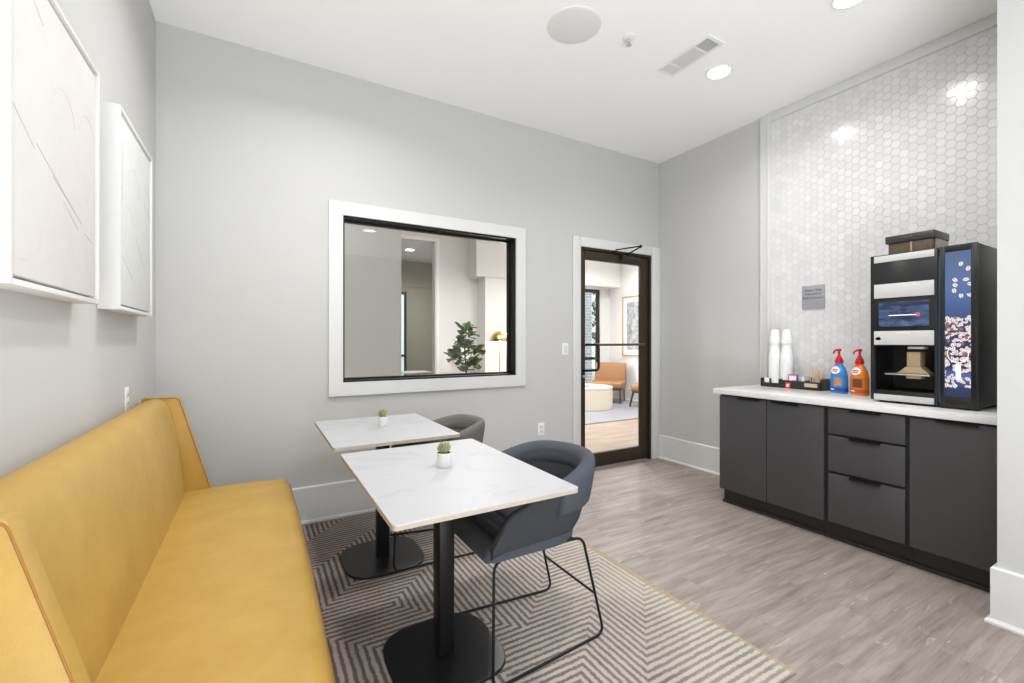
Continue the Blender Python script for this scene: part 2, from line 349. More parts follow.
def screen_mat(name, low, high, strength, scale, sx, sy):
    m, nt, b = new_mat(name); L = nt.links.new
    tc = nd(nt, 'ShaderNodeTexCoord'); mp = nd(nt, 'ShaderNodeMapping'); mp.inputs['Scale'].default_value = (1, sx, sy); L(tc.outputs['Object'], mp.inputs['Vector'])
    n = nd(nt, 'ShaderNodeTexNoise'); n.inputs['Scale'].default_value = scale; n.inputs['Detail'].default_value = 5; n.inputs['Distortion'].default_value = 0.8; L(mp.outputs[0], n.inputs['Vector'])
    cr = nd(nt, 'ShaderNodeValToRGB'); e = cr.color_ramp.elements
    e[0].position = 0.42; e[0].color = low; e[1].position = 0.68; e[1].color = high
    L(n.outputs['Fac'], cr.inputs[0]); L(cr.outputs[0], b.inputs['Emission Color']); b.inputs['Emission Strength'].default_value = strength
    b.inputs['Base Color'].default_value = (0.01, 0.01, 0.015, 1); b.inputs['Roughness'].default_value = 0.15
    return m
M['touch'] = screen_mat('touch_screen', (0.010, 0.025, 0.085, 1), (0.11, 0.20, 0.40, 1), 0.9, 9, 0.8, 2.4)
def display_mat():
    # the picture shown on the screen: a blue backdrop, paler in its upper middle
    m, nt, b = new_mat('bean_display'); L = nt.links.new
    tc = nd(nt, 'ShaderNodeTexCoord'); s = nd(nt, 'ShaderNodeSeparateXYZ'); L(tc.outputs['Object'], s.inputs[0])
    cr = nd(nt, 'ShaderNodeValToRGB'); e = cr.color_ramp.elements
    mr = nd(nt, 'ShaderNodeMapRange'); mr.inputs[1].default_value = 0.97 - 0.90; mr.inputs[2].default_value = 1.76 - 0.90; L(s.outputs[2], mr.inputs[0])
    e[0].position = 0; e[0].color = (0.012, 0.03, 0.09, 1); e[1].position = 1; e[1].color = (0.09, 0.14, 0.27, 1)
    for p, c in ((0.06, (0.02, 0.04, 0.13, 1)), (0.14, (0.07, 0.15, 0.42, 1)), (0.2, (0.012, 0.03, 0.11, 1)), (0.45, (0.018, 0.045, 0.14, 1)), (0.62, (0.055, 0.105, 0.27, 1)), (0.75, (0.085, 0.165, 0.37, 1))):
        k = e.new(p); k.color = c
    L(mr.outputs[0], cr.inputs[0])
    def ma(op, x, y=None, z=None):
        n = nd(nt, 'ShaderNodeMath', operation=op)
        for i, q in enumerate((x, y, z)):
            if q is None: continue
            if isinstance(q, (int, float)): n.inputs[i].default_value = q
            else: L(q, n.inputs[i])
        return n.outputs[0]
    # pictured coffee beans: one tilted ellipse per cell, crowded low and sparse above
    last = cr.outputs[0]
    for (scale, off, thr_hi) in ((35, 0.013, 0.86), (44, 1.7, 2.0), (52, 3.3, 2.0)):
        cb = nd(nt, 'ShaderNodeCombineXYZ'); L(ma('ADD', s.outputs[1], off), cb.inputs[0]); L(s.outputs[2], cb.inputs[1])
        vo = nd(nt, 'ShaderNodeTexVoronoi', voronoi_dimensions='2D'); vo.inputs['Scale'].default_value = scale; vo.inputs['Randomness'].default_value = 0.75; L(cb.outputs[0], vo.inputs['Vector'])
        sc_ = nd(nt, 'ShaderNodeSeparateColor'); L(vo.outputs['Color'], sc_.inputs[0])
        pp = nd(nt, 'ShaderNodeSeparateXYZ'); L(vo.outputs['Position'], pp.inputs[0])
        dx = ma('SUBTRACT', ma('ADD', s.outputs[1], off), pp.outputs[0]); dz = ma('SUBTRACT', s.outputs[2], pp.outputs[1])
        an = ma('MULTIPLY', sc_.outputs[0], PI); ca, sa = ma('COSINE', an), ma('SINE', an)
        lx = ma('ADD', ma('MULTIPLY', dx, ca), ma('MULTIPLY', dz, sa)); ly = ma('SUBTRACT', ma('MULTIPLY', dz, ca), ma('MULTIPLY', dx, sa))
        rad = {35: 0.0132, 44: 0.0108, 52: 0.0088}[scale]
        e2 = ma('ADD', ma('POWER', ma('ABSOLUTE', ma('DIVIDE', lx, rad)), 2.0), ma('POWER', ma('ABSOLUTE', ma('DIVIDE', ly, rad * 0.66)), 2.0))
        inside = ma('LESS_THAN', e2, 1.0)
        low = ma('MULTIPLY', ma('LESS_THAN', pp.outputs[1], 0.50), ma('GREATER_THAN', pp.outputs[1], 0.20))
        lowp = ma('MULTIPLY', low, ma('GREATER_THAN', sc_.outputs[1], {35: 0.35, 44: 0.3, 52: 0.45}[scale]))
        mid = ma('MULTIPLY', ma('LESS_THAN', pp.outputs[1], 0.20), ma('GREATER_THAN', sc_.outputs[1], 0.62))
        mid = ma('MULTIPLY', mid, ma('GREATER_THAN', pp.outputs[1], 0.12))
        hi = ma('MULTIPLY', ma('GREATER_THAN', pp.outputs[1], 0.50), ma('GREATER_THAN', sc_.outputs[1], thr_hi))
        on = ma('MULTIPLY', inside, ma('MINIMUM', 1.0, ma('ADD', ma('ADD', lowp, hi), mid)))
        bc = nd(nt, 'ShaderNodeMix', data_type='RGBA'); bc.inputs[6].default_value = (0.95, 0.84, 0.82, 1); bc.inputs[7].default_value = (0.30, 0.14, 0.10, 1)
        cre = ma('LESS_THAN', ma('ABSOLUTE', ma('ADD', ly, ma('MULTIPLY', lx, 0.12))), 0.0011)
        L(ma('MAXIMUM', cre, ma('MULTIPLY', ma('GREATER_THAN', sc_.outputs[2], 0.87), low)), bc.inputs[0])
        mx = nd(nt, 'ShaderNodeMix', data_type='RGBA'); L(on, mx.inputs[0]); L(last, mx.inputs[6]); L(bc.outputs[2], mx.inputs[7]); last = mx.outputs[2]
    L(last, b.inputs['Emission Color']); b.inputs['Emission Strength'].default_value = 1.0
    b.inputs['Base Color'].default_value = (0.01, 0.01, 0.015, 1); b.inputs['Roughness'].default_value = 0.2
    return m
M['display'] = display_mat()
M['bean_img'] = mat('screen_bean', (0.3, 0.3, 0.3, 1), 0.5, emit=(0.95, 0.82, 0.80, 1), estr=0.95)
M['bean_img_dark'] = mat('screen_bean_crease', (0.05, 0.03, 0.03, 1), 0.5, emit=(0.22, 0.09, 0.06, 1), estr=1.0)
M['screen_white'] = mat('screen_white', (0.3, 0.3, 0.3, 1), 0.5, emit=(1, 1, 1, 1), estr=1.2)
M['screen_red'] = mat('screen_red', (0.3, 0.05, 0.05, 1), 0.5, emit=(0.85, 0.06, 0.05, 1), estr=1.0)
M['glow_blue'] = mat('blue_led', (0.02, 0.05, 0.1, 1), 0.5, emit=(0.10, 0.28, 0.75, 1), estr=0.22)

# ------------------------------------------------------------------ mesh helper
class MB:
    def __init__(s): s.bm = bmesh.new()
    def box(s, x0, x1, y0, y1, z0, z1, bev=0.0, seg=2, rot=None):
        vs = [s.bm.verts.new((x, y, z)) for x in (x0, x1) for y in (y0, y1) for z in (z0, z1)]
        idx = [(0, 1, 3, 2), (4, 6, 7, 5), (0, 4, 5, 1), (2, 3, 7, 6), (0, 2, 6, 4), (1, 5, 7, 3)]
        fs = [s.bm.faces.new([vs[i] for i in f]) for f in idx]
        if bev > 0:
            es = list({e for f in fs for e in f.edges})
            r = bmesh.ops.bevel(s.bm, geom=es, offset=bev, segments=seg, profile=0.5, affect='EDGES')
            vs = list({v for f in r['faces'] for v in f.verts} | {v for v in vs if v.is_valid})
        if rot is not None:
            c = Vector(((x0 + x1) / 2, (y0 + y1) / 2, (z0 + z1) / 2))
            for v in vs:
                if v.is_valid: v.co = c + rot @ (v.co - c)
        return s
    def ring_loft(s, rings, cap=True, closed_u=True):
        vr = [[s.bm.verts.new(p) for p in r] for r in rings]
        n = len(vr[0])
        for a, b in zip(vr[:-1], vr[1:]):
            for i in range(n if closed_u else n - 1):
                j = (i + 1) % n
                s.bm.faces.new((a[i], a[j], b[j], b[i]))
        if cap and closed_u:
            s.bm.faces.new(list(reversed(vr[0]))); s.bm.faces.new(vr[-1])
        return vr
    def lathe(s, prof, cx=0, cy=0, n=32, sx=1, sy=1, cap=True):
        s.ring_loft([[(cx + r * sx * math.cos(2 * PI * i / n), cy + r * sy * math.sin(2 * PI * i / n), z) for i in range(n)] for r, z in prof], cap)
        return s
    def tube(s, pts, r, n=10, closed=False):
        pts = [Vector(p) for p in pts]; rings = []
        N = len(pts); up = None
        for i, p in enumerate(pts):
            if closed: d = pts[(i + 1) % N] - pts[i - 1]
            else: d = (pts[min(i + 1, N - 1)] - pts[max(i - 1, 0)])
            d.normalize()
            if up is None:
                up = Vector((0, 0, 1)) if abs(d.z) < 0.9 else Vector((1, 0, 0))
            a = d.cross(up)
            if a.length < 1e-4: a = d.cross(Vector((0, 1, 0)))
            a.normalize(); b2 = a.cross(d).normalized(); up = b2
            rr = r[i] if isinstance(r, (list, tuple)) else r
            rings.append([p + a * rr * math.cos(2 * PI * k / n) + b2 * rr * math.sin(2 * PI * k / n) for k in range(n)])
        if closed: rings.append(rings[0])
        s.ring_loft(rings, cap=not closed)
        return s
    def prism(s, poly, axis, a, b, bev=0.0):
        """poly in the two remaining axes (in xyz order), extruded along axis from a to b"""
        def mk(p, t):
            q = list(p); q.insert('xyz'.index(axis), t); return q
        r0 = [s.bm.verts.new(mk(p, a)) for p in poly]; r1 = [s.bm.verts.new(mk(p, b)) for p in poly]
        n = len(poly); fs = []
        for i in range(n):
            j = (i + 1) % n; fs.append(s.bm.faces.new((r0[i], r0[j], r1[j], r1[i])))
        fs.append(s.bm.faces.new(list(reversed(r0)))); fs.append(s.bm.faces.new(r1))
        if bev > 0:
            es = list({e for f in fs for e in f.edges})
            bmesh.ops.bevel(s.bm, geom=es, offset=bev, segments=2, profile=0.5, affect='EDGES')
        return s
    def face(s, pts):
        s.bm.faces.new([s.bm.verts.new(p) for p in pts]); return s
    def xf(s, m):
        bmesh.ops.transform(s.bm, matrix=m, verts=s.bm.verts); return s

def root_loc(o):
    l = Vector((0, 0, 0))
    while o is not None:
        l += o.location; o = o.parent
    return l
def build(name, mb, m, parent=None, smooth=True, angle=40, subd=0, local=False, label=None, weld=False):
    me = bpy.data.meshes.new(name)
    bm = mb.bm
    if weld: bmesh.ops.remove_doubles(bm, verts=bm.verts, dist=1e-5)
    bmesh.ops.recalc_face_normals(bm, faces=bm.faces)
    if parent is not None and not local:
        bmesh.ops.translate(bm, vec=-root_loc(parent), verts=bm.verts)
    if smooth:
        for f in bm.faces: f.smooth = True
        for e in bm.edges:
            if len(e.link_faces) == 2 and e.calc_face_angle(0) > R(angle): e.smooth = False
    bm.to_mesh(me); bm.free()
    ms = m if isinstance(m, (list, tuple)) else [m]
    for q in ms: me.materials.append(q)
    o = bpy.data.objects.new(name, me); COL.objects.link(o)
    o.parent = parent
    if subd:
        md = o.modifiers.new('subdivision', 'SUBSURF'); md.levels = subd; md.render_levels = subd
    if label: o['label'] = label
    return o
def tag(o, label, cat, group=None):
    o['label'] = label; o['category'] = cat
    if group: o['group'] = group
    return o
def thing(name, label, cat, loc=(0, 0, 0), rz=0, group=None):
    o = bpy.data.objects.new(name, None); COL.objects.link(o); o.empty_display_size = 0.1
    o.location = loc; o.rotation_euler = (0, 0, rz)
    return tag(o, label, cat, group)
def struct(name, mb, m, parent=None, **kw):
    o = build(name, mb, m, parent, **kw)
    if parent is None: o['kind'] = 'structure'
    return o
def copy_tree(o, parent=None):
    c = o.copy(); COL.objects.link(c)
    if parent is not None: c.parent = parent
    for ch in [q for q in bpy.data.objects if q.parent == o]: copy_tree(ch, c)
    return c
def text_mesh(name, body, size, m, parent, place, align='CENTER', ext=0.0004, spacing=1.0):
    cu = bpy.data.curves.new(name, 'FONT'); cu.body = body; cu.size = size; cu.align_x = align; cu.extrude = ext; cu.space_line = spacing
    t = bpy.data.objects.new('tmp', cu); COL.objects.link(t)
    bpy.context.view_layer.update()
    me = bpy.data.meshes.new_from_object(t.evaluated_get(bpy.context.evaluated_depsgraph_get()))
    bpy.data.objects.remove(t); bpy.data.curves.remove(cu)
    me.transform(place)
    if parent is not None: me.transform(Matrix.Translation(-root_loc(parent)))
    me.materials.clear(); me.materials.append(m); me.name = name
    o = bpy.data.objects.new(name, me); COL.objects.link(o); o.parent = parent
    return o
def rrect(x0, x1, y0, y1, r, n=8):
    pts = []
    for cx, cy, a in ((x1 - r, y1 - r, 0), (x0 + r, y1 - r, 90), (x0 + r, y0 + r, 180), (x1 - r, y0 + r, 270)):
        for k in range(n + 1):
            t = R(a + 90 * k / n); pts.append((cx + r * math.cos(t), cy + r * math.sin(t)))
    return pts
def bend(pts, rad, n=6):
    """polyline with rounded corners"""
    P = [Vector(p) for p in pts]; out = [P[0]]
    for i in range(1, len(P) - 1):
        a = (P[i - 1] - P[i]); b = (P[i + 1] - P[i]); r = min(rad, a.length * 0.48, b.length * 0.48)
        p0 = P[i] + a.normalized() * r; p2 = P[i] + b.normalized() * r
        for k in range(n + 1):
            t = k / n; out.append(p0 * (1 - t) ** 2 + P[i] * 2 * t * (1 - t) + p2 * t * t)
    out.append(P[-1]); return out

# ------------------------------------------------------------------ dimensions
XL, XR, YB, ZC = -0.54, 3.815, 3.413, 3.22
YF = -3.4
XC, YC = 2.893, 0.645           # near stub of the right wall
WT = 0.13                       # wall thickness
YLB, XLR = 7.7, 7.0             # lobby far wall, lobby right wall

# ------------------------------------------------------------------ room shell
struct('floor', MB().box(XL - 0.1, XR + 0.1, YF, YB + WT * 0.5, -0.1, 0), M['floor'])
struct('ceiling', MB().box(XL - 0.1, XR + 0.1, YF - 0.1, YB + WT, ZC, ZC + 0.1), M['ceil'])
struct('wall_left', MB().box(XL - 0.1, XL, YF, YB, 0, ZC), M['wall'])
struct('wall_right', MB().box(XR, XR + 0.1, YC, YB, 0, ZC), M['wall'])
struct('wall_right_near', MB().box(XC, XR + 0.1, YF, YC, 0, ZC), M['wall'])
b = MB()
b.box(XL - 0.1, -0.45, YF - 0.1, YF, 0, ZC); b.box(1.45, XR + 0.1, YF - 0.1, YF, 0, ZC)
b.box(-0.45, 1.45, YF - 0.1, YF, 0, 0.15); b.box(-0.45, 1.45, YF - 0.1, YF, 2.25, ZC)
struct('wall_front', b, M['wall'])
# back wall with interior window and door openings
wx0, wx1, wz0, wz1 = 0.535, 1.99, 0.972, 2.188
dx0, dx1, dz1 = 2.715, 3.690, 2.196
b = MB(); y0, y1 = YB, YB + WT
b.box(XL - 0.1, wx0, y0, y1, 0, ZC); b.box(wx0, wx1, y0, y1, 0, wz0); b.box(wx0, wx1, y0, y1, wz1, ZC)
b.box(wx1, dx0, y0, y1, 0, ZC); b.box(dx0, dx1, y0, y1, dz1, ZC); b.box(dx1, XLR, y0, y1, 0, ZC)
struct('wall_back', b, M['wall'], weld=True)

# baseboards (flat board with shoe moulding)
def baseboard(name, x0, x1, y0, y1, side, t=0.018, h=0.254):
    b = MB()
    if side in '+x-x':
        X = x0; s = 1 if side == '+x' else -1
        prof = [(X, 0), (X + s * 0.034, 0), (X + s * 0.034, 0.010), (X + s * 0.028, 0.019), (X + s * t, 0.022), (X + s * t, h - 0.008), (X + s * (t - 0.006), h), (X, h)]
        b.prism([(p[0], p[1]) for p in prof], 'y', y0, y1)
    else:
        Y = y0; s = 1 if side == '+y' else -1
        prof = [(Y, 0), (Y + s * 0.034, 0), (Y + s * 0.034, 0.010), (Y + s * 0.028, 0.019), (Y + s * t, 0.022), (Y + s * t, h - 0.008), (Y + s * (t - 0.006), h), (Y, h)]
        b.prism([(p[0], p[1]) for p in prof], 'x', x0, x1)
    return struct(name, b, M['trim'], angle=25)
baseboard('baseboard_back', XL, 2.645, YB, YB, '-y')
baseboard('baseboard_right', XR, XR, 2.25, YB, '-x')
baseboard('baseboard_left', XL, XL, YF, YB, '+x')
b = MB()
prof = lambda s0: None
# wrapped base on the near wall stub (one mitred piece)
outl = [(0.0, 0), (0.034, 0), (0.034, 0.010), (0.028, 0.019), (0.018, 0.022), (0.018, 0.246), (0.012, 0.254), (0.0, 0.254)]
r0 = [(XC - d, YF, z) for d, z in outl]; r1 = [(XC - d, YC + d, z) for d, z in outl]; r2 = [(XC + 0.27, YC + d, z) for d, z in outl]
b.ring_loft([r0, r1, r2])
struct('baseboard_right_near', b, M['trim'], angle=25)

# ------------------------------------------------------------------ hex tile wall in the coffee alcove
b = MB(); ty0, ty1, tz0, tz1 = YC + 0.0, 2.185, 0.90, 3.148
b.box(XR - 0.006, XR, ty0, ty1, tz0, tz1)
struct('tile_grout', b, M['grout'])
b = MB()
fh = 0.0540; D = fh / math.cos(R(30)); cs = 0.75 * D; gap = 0.0011
ncol = int((ty1 - ty0) / cs) + 2; nrow = int((tz1 - tz0) / fh) + 2
rnd = random.Random(3)
for i in range(ncol):
    for j in range(nrow):
        cy = ty1 - 0.012 - i * cs; cz = tz0 + j * fh + (fh / 2 if i % 2 else 0)
        tx, tyy = rnd.gauss(0, 0.006), rnd.gauss(0, 0.006)
        def hexpts(r, x):
            pts = []
            for k in range(6):
                a = R(60 * k); py = cy + r * math.cos(a); pz = cz + r * math.sin(a)
                px = x + (tx * (py - cy) + tyy * (pz - cz))
                pts.append((px, min(max(py, ty0 + 0.001), ty1), min(max(pz, tz0 + 0.001), tz1)))
            return pts
        if cz + fh * 0.55 < tz0 or cz - fh * 0.4 > tz1 or cy - D * 0.4 < ty0: continue
        ro = D / 2 - gap
        b.ring_loft([hexpts(ro, XR - 0.004), hexpts(ro, XR - 0.0070), hexpts(ro - 0.0012, XR - 0.008)], cap=False)
        b.bm.verts.ensure_lookup_table()
        top = b.bm.verts[-6:]
        try: b.bm.faces.new(top)
        except ValueError: pass
struct('wall_right_tile', b, M['tile'], angle=15)
# white trim around the tile
def tile_trim(name, y0, y1, z0, z1, vert):
    b = MB(); b.box(XR - 0.020, XR, y0, y1, z0, z1, 0.003)
    if vert: b.box(XR - 0.028, XR - 0.012, y0 + 0.022, y0 + 0.030, z0, z1); b.box(XR - 0.026, XR - 0.012, y1 - 0.020, y1 - 0.010, z0, z1)
    struct(name, b, M['trim'])
tile_trim('trim_1', 2.183, 2.277, 0.90, ZC - 0.001, True)
b = MB(); b.box(XR - 0.020, XR, YC, 2.183, 3.146, ZC - 0.001, 0.003); struct('trim_2', b, M['trim'])

# ------------------------------------------------------------------ interior window
def casing(name, x0, x1, z0, z1, wd, legs=False):
    b = MB(); y1 = YB; y0 = YB - 0.022
    b.box(x0 - wd, x0, y0, y1, 0 if legs else z0 - wd, z1 + wd)
    b.box(x1, min(x1 + wd, XR - 0.02) if legs else x1 + wd, y0, y1, 0 if legs else z0 - wd, z1 + wd)
    b.box(x0, x1, y0, y1, z1, z1 + wd)
    if not legs: b.box(x0, x1, y0, y1, z0 - wd, z0)
    return struct(name, b, M['trim'])
casing('trim_3', wx0, wx1, wz0, wz1, 0.097)
win = bpy.data.objects.new('window_1', None); COL.objects.link(win); win.location = (wx0, YB, wz0); win['kind'] = 'structure'
win['label'] = 'interior window to the lobby in a black frame and white casing'
b = MB(); f = 0.012
for (x0, x1, z0, z1) in ((wx0, wx0 + f, wz0, wz1), (wx1 - f, wx1, wz0, wz1), (wx0, wx1, wz0, wz0 + f), (wx0, wx1, wz1 - f, wz1)):
    b.box(x0, x1, YB - 0.006, YB + WT + 0.01, z0, z1)
for (x0, x1, z0, z1) in ((wx0 + f, wx0 + f + 0.014, wz0 + f, wz1 - f), (wx1 - f - 0.014, wx1 - f, wz0 + f, wz1 - f), (wx0 + f, wx1 - f, wz0 + f, wz0 + f + 0.014), (wx0 + f, wx1 - f, wz1 - f - 0.014, wz1 - f)):
    b.box(x0, x1, YB + 0.078, YB + 0.112, z0, z1, 0.002)
build('window_frame', b, M['black_frame'], win)
b = MB(); b.box(wx0 + f, wx1 - f, YB + 0.09, YB + 0.098, wz0 + f, wz1 - f); build('window_pane', b, M['glass'], win)

# ------------------------------------------------------------------ glass door
b = MB(); wd = 0.092
b.box(dx0 - wd, dx0, YB - 0.022, YB, 0, dz1 + wd, 0.002); b.box(dx1, XR - 0.002, YB - 0.022, YB, 0, dz1 + wd, 0.002); b.box(dx0, dx1, YB - 0.022, YB, dz1, dz1 + wd, 0.002)
struct('trim_4', b, M['trim'])
door = bpy.data.objects.new('door_1', None); COL.objects.link(door); door.location = ((dx0 + dx1) / 2, YB, 0); door['kind'] = 'structure'
door['label'] = 'dark bronze framed glass door to the lobby with overhead closer'
b = MB(); j = 0.020
b.box(dx0, dx0 + j, YB - 0.004, YB + WT + 0.005, 0, dz1); b.box(dx1 - j, dx1, YB - 0.004, YB + WT + 0.005, 0, dz1); b.box(dx0 + j, dx1 - j, YB - 0.004, YB + WT + 0.005, dz1 - j, dz1)
build('door_frame', b, M['bronze'], door)
lx0, lx1, lz0, lz1 = dx0 + j + 0.003, dx1 - j - 0.003, 0.012, dz1 - j - 0.003
gx0, gx1, gz0, gz1 = 2.800, 3.566, 0.150, 2.083
yd0, yd1 = YB + 0.018, YB + 0.063
b = MB()
b.box(lx0, gx0, yd0, yd1, lz0, lz1, 0.003); b.box(gx1, lx1, yd0, yd1, lz0, lz1, 0.003)
b.box(gx0, gx1, yd0, yd1, lz0, gz0, 0.003); b.box(gx0, gx1, yd0, yd1, gz1, lz1, 0.003)
leaf = build('door_leaf', b, M['bronze'], door)
b = MB(); b.box(gx0 - 0.005, gx1 + 0.005, yd0 + 0.018, yd0 + 0.026, gz0 - 0.005, gz1 + 0.005); build('glass_pane', b, M['glass'], door)
b = MB(); b.tube([(gx0 - 0.02, yd0 - 0.03, 1.238), (gx1 + 0.02, yd0 - 0.03, 1.238)], 0.0125, 12)
b.tube([(gx0 - 0.02, yd0 + 0.01, 1.238), (gx0 - 0.02, yd0 - 0.03, 1.238)], 0.010); b.tube([(gx1 + 0.02, yd0 + 0.01, 1.238), (gx1 + 0.02, yd0 - 0.03, 1.238)], 0.010)
build('push_bar', b, mat('aged_bronze', (0.13, 0.09, 0.055, 1), 0.4, 0.4), door)
b = MB(); b.tube(bend([(gx0 - 0.02, yd0 - 0.03, 1.238), (2.945, yd0 - 0.03, 1.238), (2.945, yd0 - 0.03, 0.985), (gx0 - 0.02, yd0 - 0.03, 0.985), (gx0 - 0.02, yd0 + 0.01, 0.985)], 0.04), 0.013, 12)
build('pull_handle', b, M['black_metal'], door)
b = MB(); b.lathe([(0.0001, 0), (0.016, 0), (0.016, 0.012), (0.010, 0.014), (0.0001, 0.014)], n=20)
b.xf(Matrix.Translation((2.778, yd0, 0.925)) @ Matrix.Rotation(R(90), 4, 'X')); build('lock_cylinder', b, M['steel'], door)
b = MB(); b.box(3.25, 3.505, yd0 - 0.050, yd0, 2.105, 2.160, 0.008)
cl = build('door_closer', b, M['bronze'], door)
ex, ey, ez = 3.275, YB - 0.255, 2.205
b = MB(); b.tube([(3.345, yd0 - 0.025, 2.160), (3.345, yd0 - 0.025, 2.182)], 0.009)
b.box(3.345 - 0.012, 3.345 + 0.012, yd0 - 0.04, yd0 - 0.01, 2.172, 2.184)
b.tube([(3.345, yd0 - 0.025, 2.180), (ex, ey, ez)], 0.0075, 8)
b.tube([(ex, ey, ez - 0.012), (ex, ey, ez + 0.016)], 0.012, 12)
b.tube([(ex, ey, ez + 0.006), (3.16, YB - 0.012, 2.203)], 0.0065, 8)
b.box(3.12, 3.20, YB - 0.020, YB - 0.005, 2.186, 2.212, 0.003)
build('closer_arm', b, M['black_metal'], door)

# ------------------------------------------------------------------ ceiling fittings
sp = thing('ceiling_speaker', 'round white speaker grille flush in the ceiling', 'speaker', (1.694, 2.185, ZC))
b = MB(); b.lathe([(0.0001, 0), (0.0001, -0.008), (0.150, -0.008), (0.158, -0.006), (0.162, -0.003), (0.162, 0.0)], n=64, cap=False); b.xf(Matrix.Translation((1.694, 2.185, ZC)))
build('grille', b, M['grille'], sp)
b = MB(); b.tube([(1.694 + 0.165 * math.cos(2 * PI * k / 64), 2.185 + 0.165 * math.sin(2 * PI * k / 64), ZC - 0.003) for k in range(64)], 0.003, 6, closed=True)
build('rim', b, M['white_plastic'], sp)
sk = thing('fire_sprinkler', 'small pendant fire sprinkler with white cup on the ceiling', 'sprinkler', (2.063, 2.090, ZC))
b = MB(); b.lathe([(0.0001, 0), (0.042, 0), (0.042, -0.004), (0.030, -0.010), (0.016, -0.012), (0.0001, -0.012)], n=32, cap=False); b.xf(Matrix.Translation((2.063, 2.090, ZC)))
build('escutcheon', b, M['white_plastic'], sk)
b = MB(); b.lathe([(0.009, -0.01), (0.009, -0.025), (0.006, -0.03), (0.004, -0.03)], n=16)
for s in (-1, 1): b.tube([(s * 0.008, 0, -0.025), (s * 0.012, 0, -0.036), (s * 0.003, 0, -0.050)], 0.0022, 6)
b.lathe([(0.0001, -0.050), (0.016, -0.050), (0.017, -0.053), (0.0001, -0.053)], n=20); b.xf(Matrix.Translation((2.063, 2.090, ZC)))
build('sprinkler_head', b, M['steel'], sk)
b = MB(); b.lathe([(0.0001, -0.030), (0.003, -0.030), (0.003, -0.047), (0.0001, -0.047)], n=10); b.xf(Matrix.Translation((2.063, 2.090, ZC)))
build('glass_bulb', b, M['red'], sk, label='red glass bulb')

vx0, vx1, vy0, vy1 = 2.475, 2.640, 1.815, 2.235
av = thing('air_vent', 'rectangular white air vent with three grille sections in the ceiling', 'vent', ((vx0 + vx1) / 2, (vy0 + vy1) / 2, ZC))
b = MB(); t = 0.022
for (a, c, d, e) in ((vx0, vx0 + t, vy0, vy1), (vx1 - t, vx1, vy0, vy1), (vx0 + t, vx1 - t, vy0, vy0 + t), (vx0 + t, vx1 - t, vy1 - t, vy1), (vx0 + t, vx1 - t, 1.930, 1.944), (vx0 + t, vx1 - t, 2.130, 2.144)):
    b.box(a, c, d, e, ZC - 0.009, ZC)
build('vent_frame', b, M['white_plastic'], av)
b = MB(); b.box(vx0 + t, vx1 - t, vy0 + t, 1.930, ZC - 0.002, ZC); build('dark_throat', b, M['vent_dark'], av, label='dark open section')
b = MB()
for k in range(9): y = vy0 + t + 0.006 + k * 0.0105; b.box(vx0 + t, vx1 - t, y, y + 0.0022, ZC - 0.007, ZC - 0.001)
for k in range(4): x = vx0 + t + 0.022 + k * 0.026; b.box(x, x + 0.002, vy0 + t, 1.930, ZC - 0.006, ZC - 0.001)
build('mesh_grille', b, M['vent_grey'], av)
b = MB(); b.box(vx0 + t, vx1 - t, 1.944, 2.130, ZC - 0.002, ZC); build('middle_throat', b, M['vent_grey'], av)
b = MB()
for k in range(11): x = vx0 + t + 0.004 + k * 0.011; b.box(x, x + 0.003, 1.944, 2.130, ZC - 0.008, ZC - 0.002)
build('middle_louvres', b, M['grille'], av)
b = MB(); b.box(vx0 + t, vx1 - t, 2.144, vy1 - t, ZC - 0.002, ZC)
for k in range(6): y = 2.148 + k * 0.0115; b.box(vx0 + t, vx1 - t, y, y + 0.004, ZC - 0.008, ZC - 0.002)
build('end_louvres', b, M['grille'], av)

def downlight(x, y, z, label, power, r=0.075, col=(1.0, 0.985, 0.96), spread=150, group='recessed ceiling downlights'):
    t = thing('downlight', label, 'ceiling light', (x, y, z), 0, group)
    b = MB(); b.lathe([(r, 0.0), (r, -0.004), (r + 0.004, -0.006), (r + 0.017, -0.004), (r + 0.019, 0.0)], n=40, cap=False); b.xf(Matrix.Translation((x, y, z)))
    build('trim_ring', b, M['white_plastic'], t)
    b = MB(); b.lathe([(0.0001, -0.001), (r, -0.001), (r, -0.003), (0.0001, -0.003)], n=40); b.xf(Matrix.Translation((x, y, z)))
    build('lens', b, M['emit_lamp'], t)
    a = area('downlight_lamp', (x, y, z - 0.012), (0, 0, 0), 2 * r, 2 * r, power, col, 'DISK', spread)
    a.parent = t; a.location = (0, 0, -0.012)
    return t
downlight(2.894, 2.036, ZC, 'recessed downlight glowing beside the ceiling air vent', 8)
downlight(2.913, 1.225, ZC, 'recessed downlight at the very top edge of the photo, above the coffee counter', 8)
downlight(0.41, 2.35, ZC, 'recessed downlight out of view above the far bistro table', 17)
downlight(1.70, -0.98, ZC, 'recessed downlight behind the camera, mirrored in the interior window', 8, 0.10)
downlight(1.25, 1.00, ZC, 'added fill downlight out of view above the middle of the room', 15)  # unseen lamp added to lift the right wall, floor and chairs

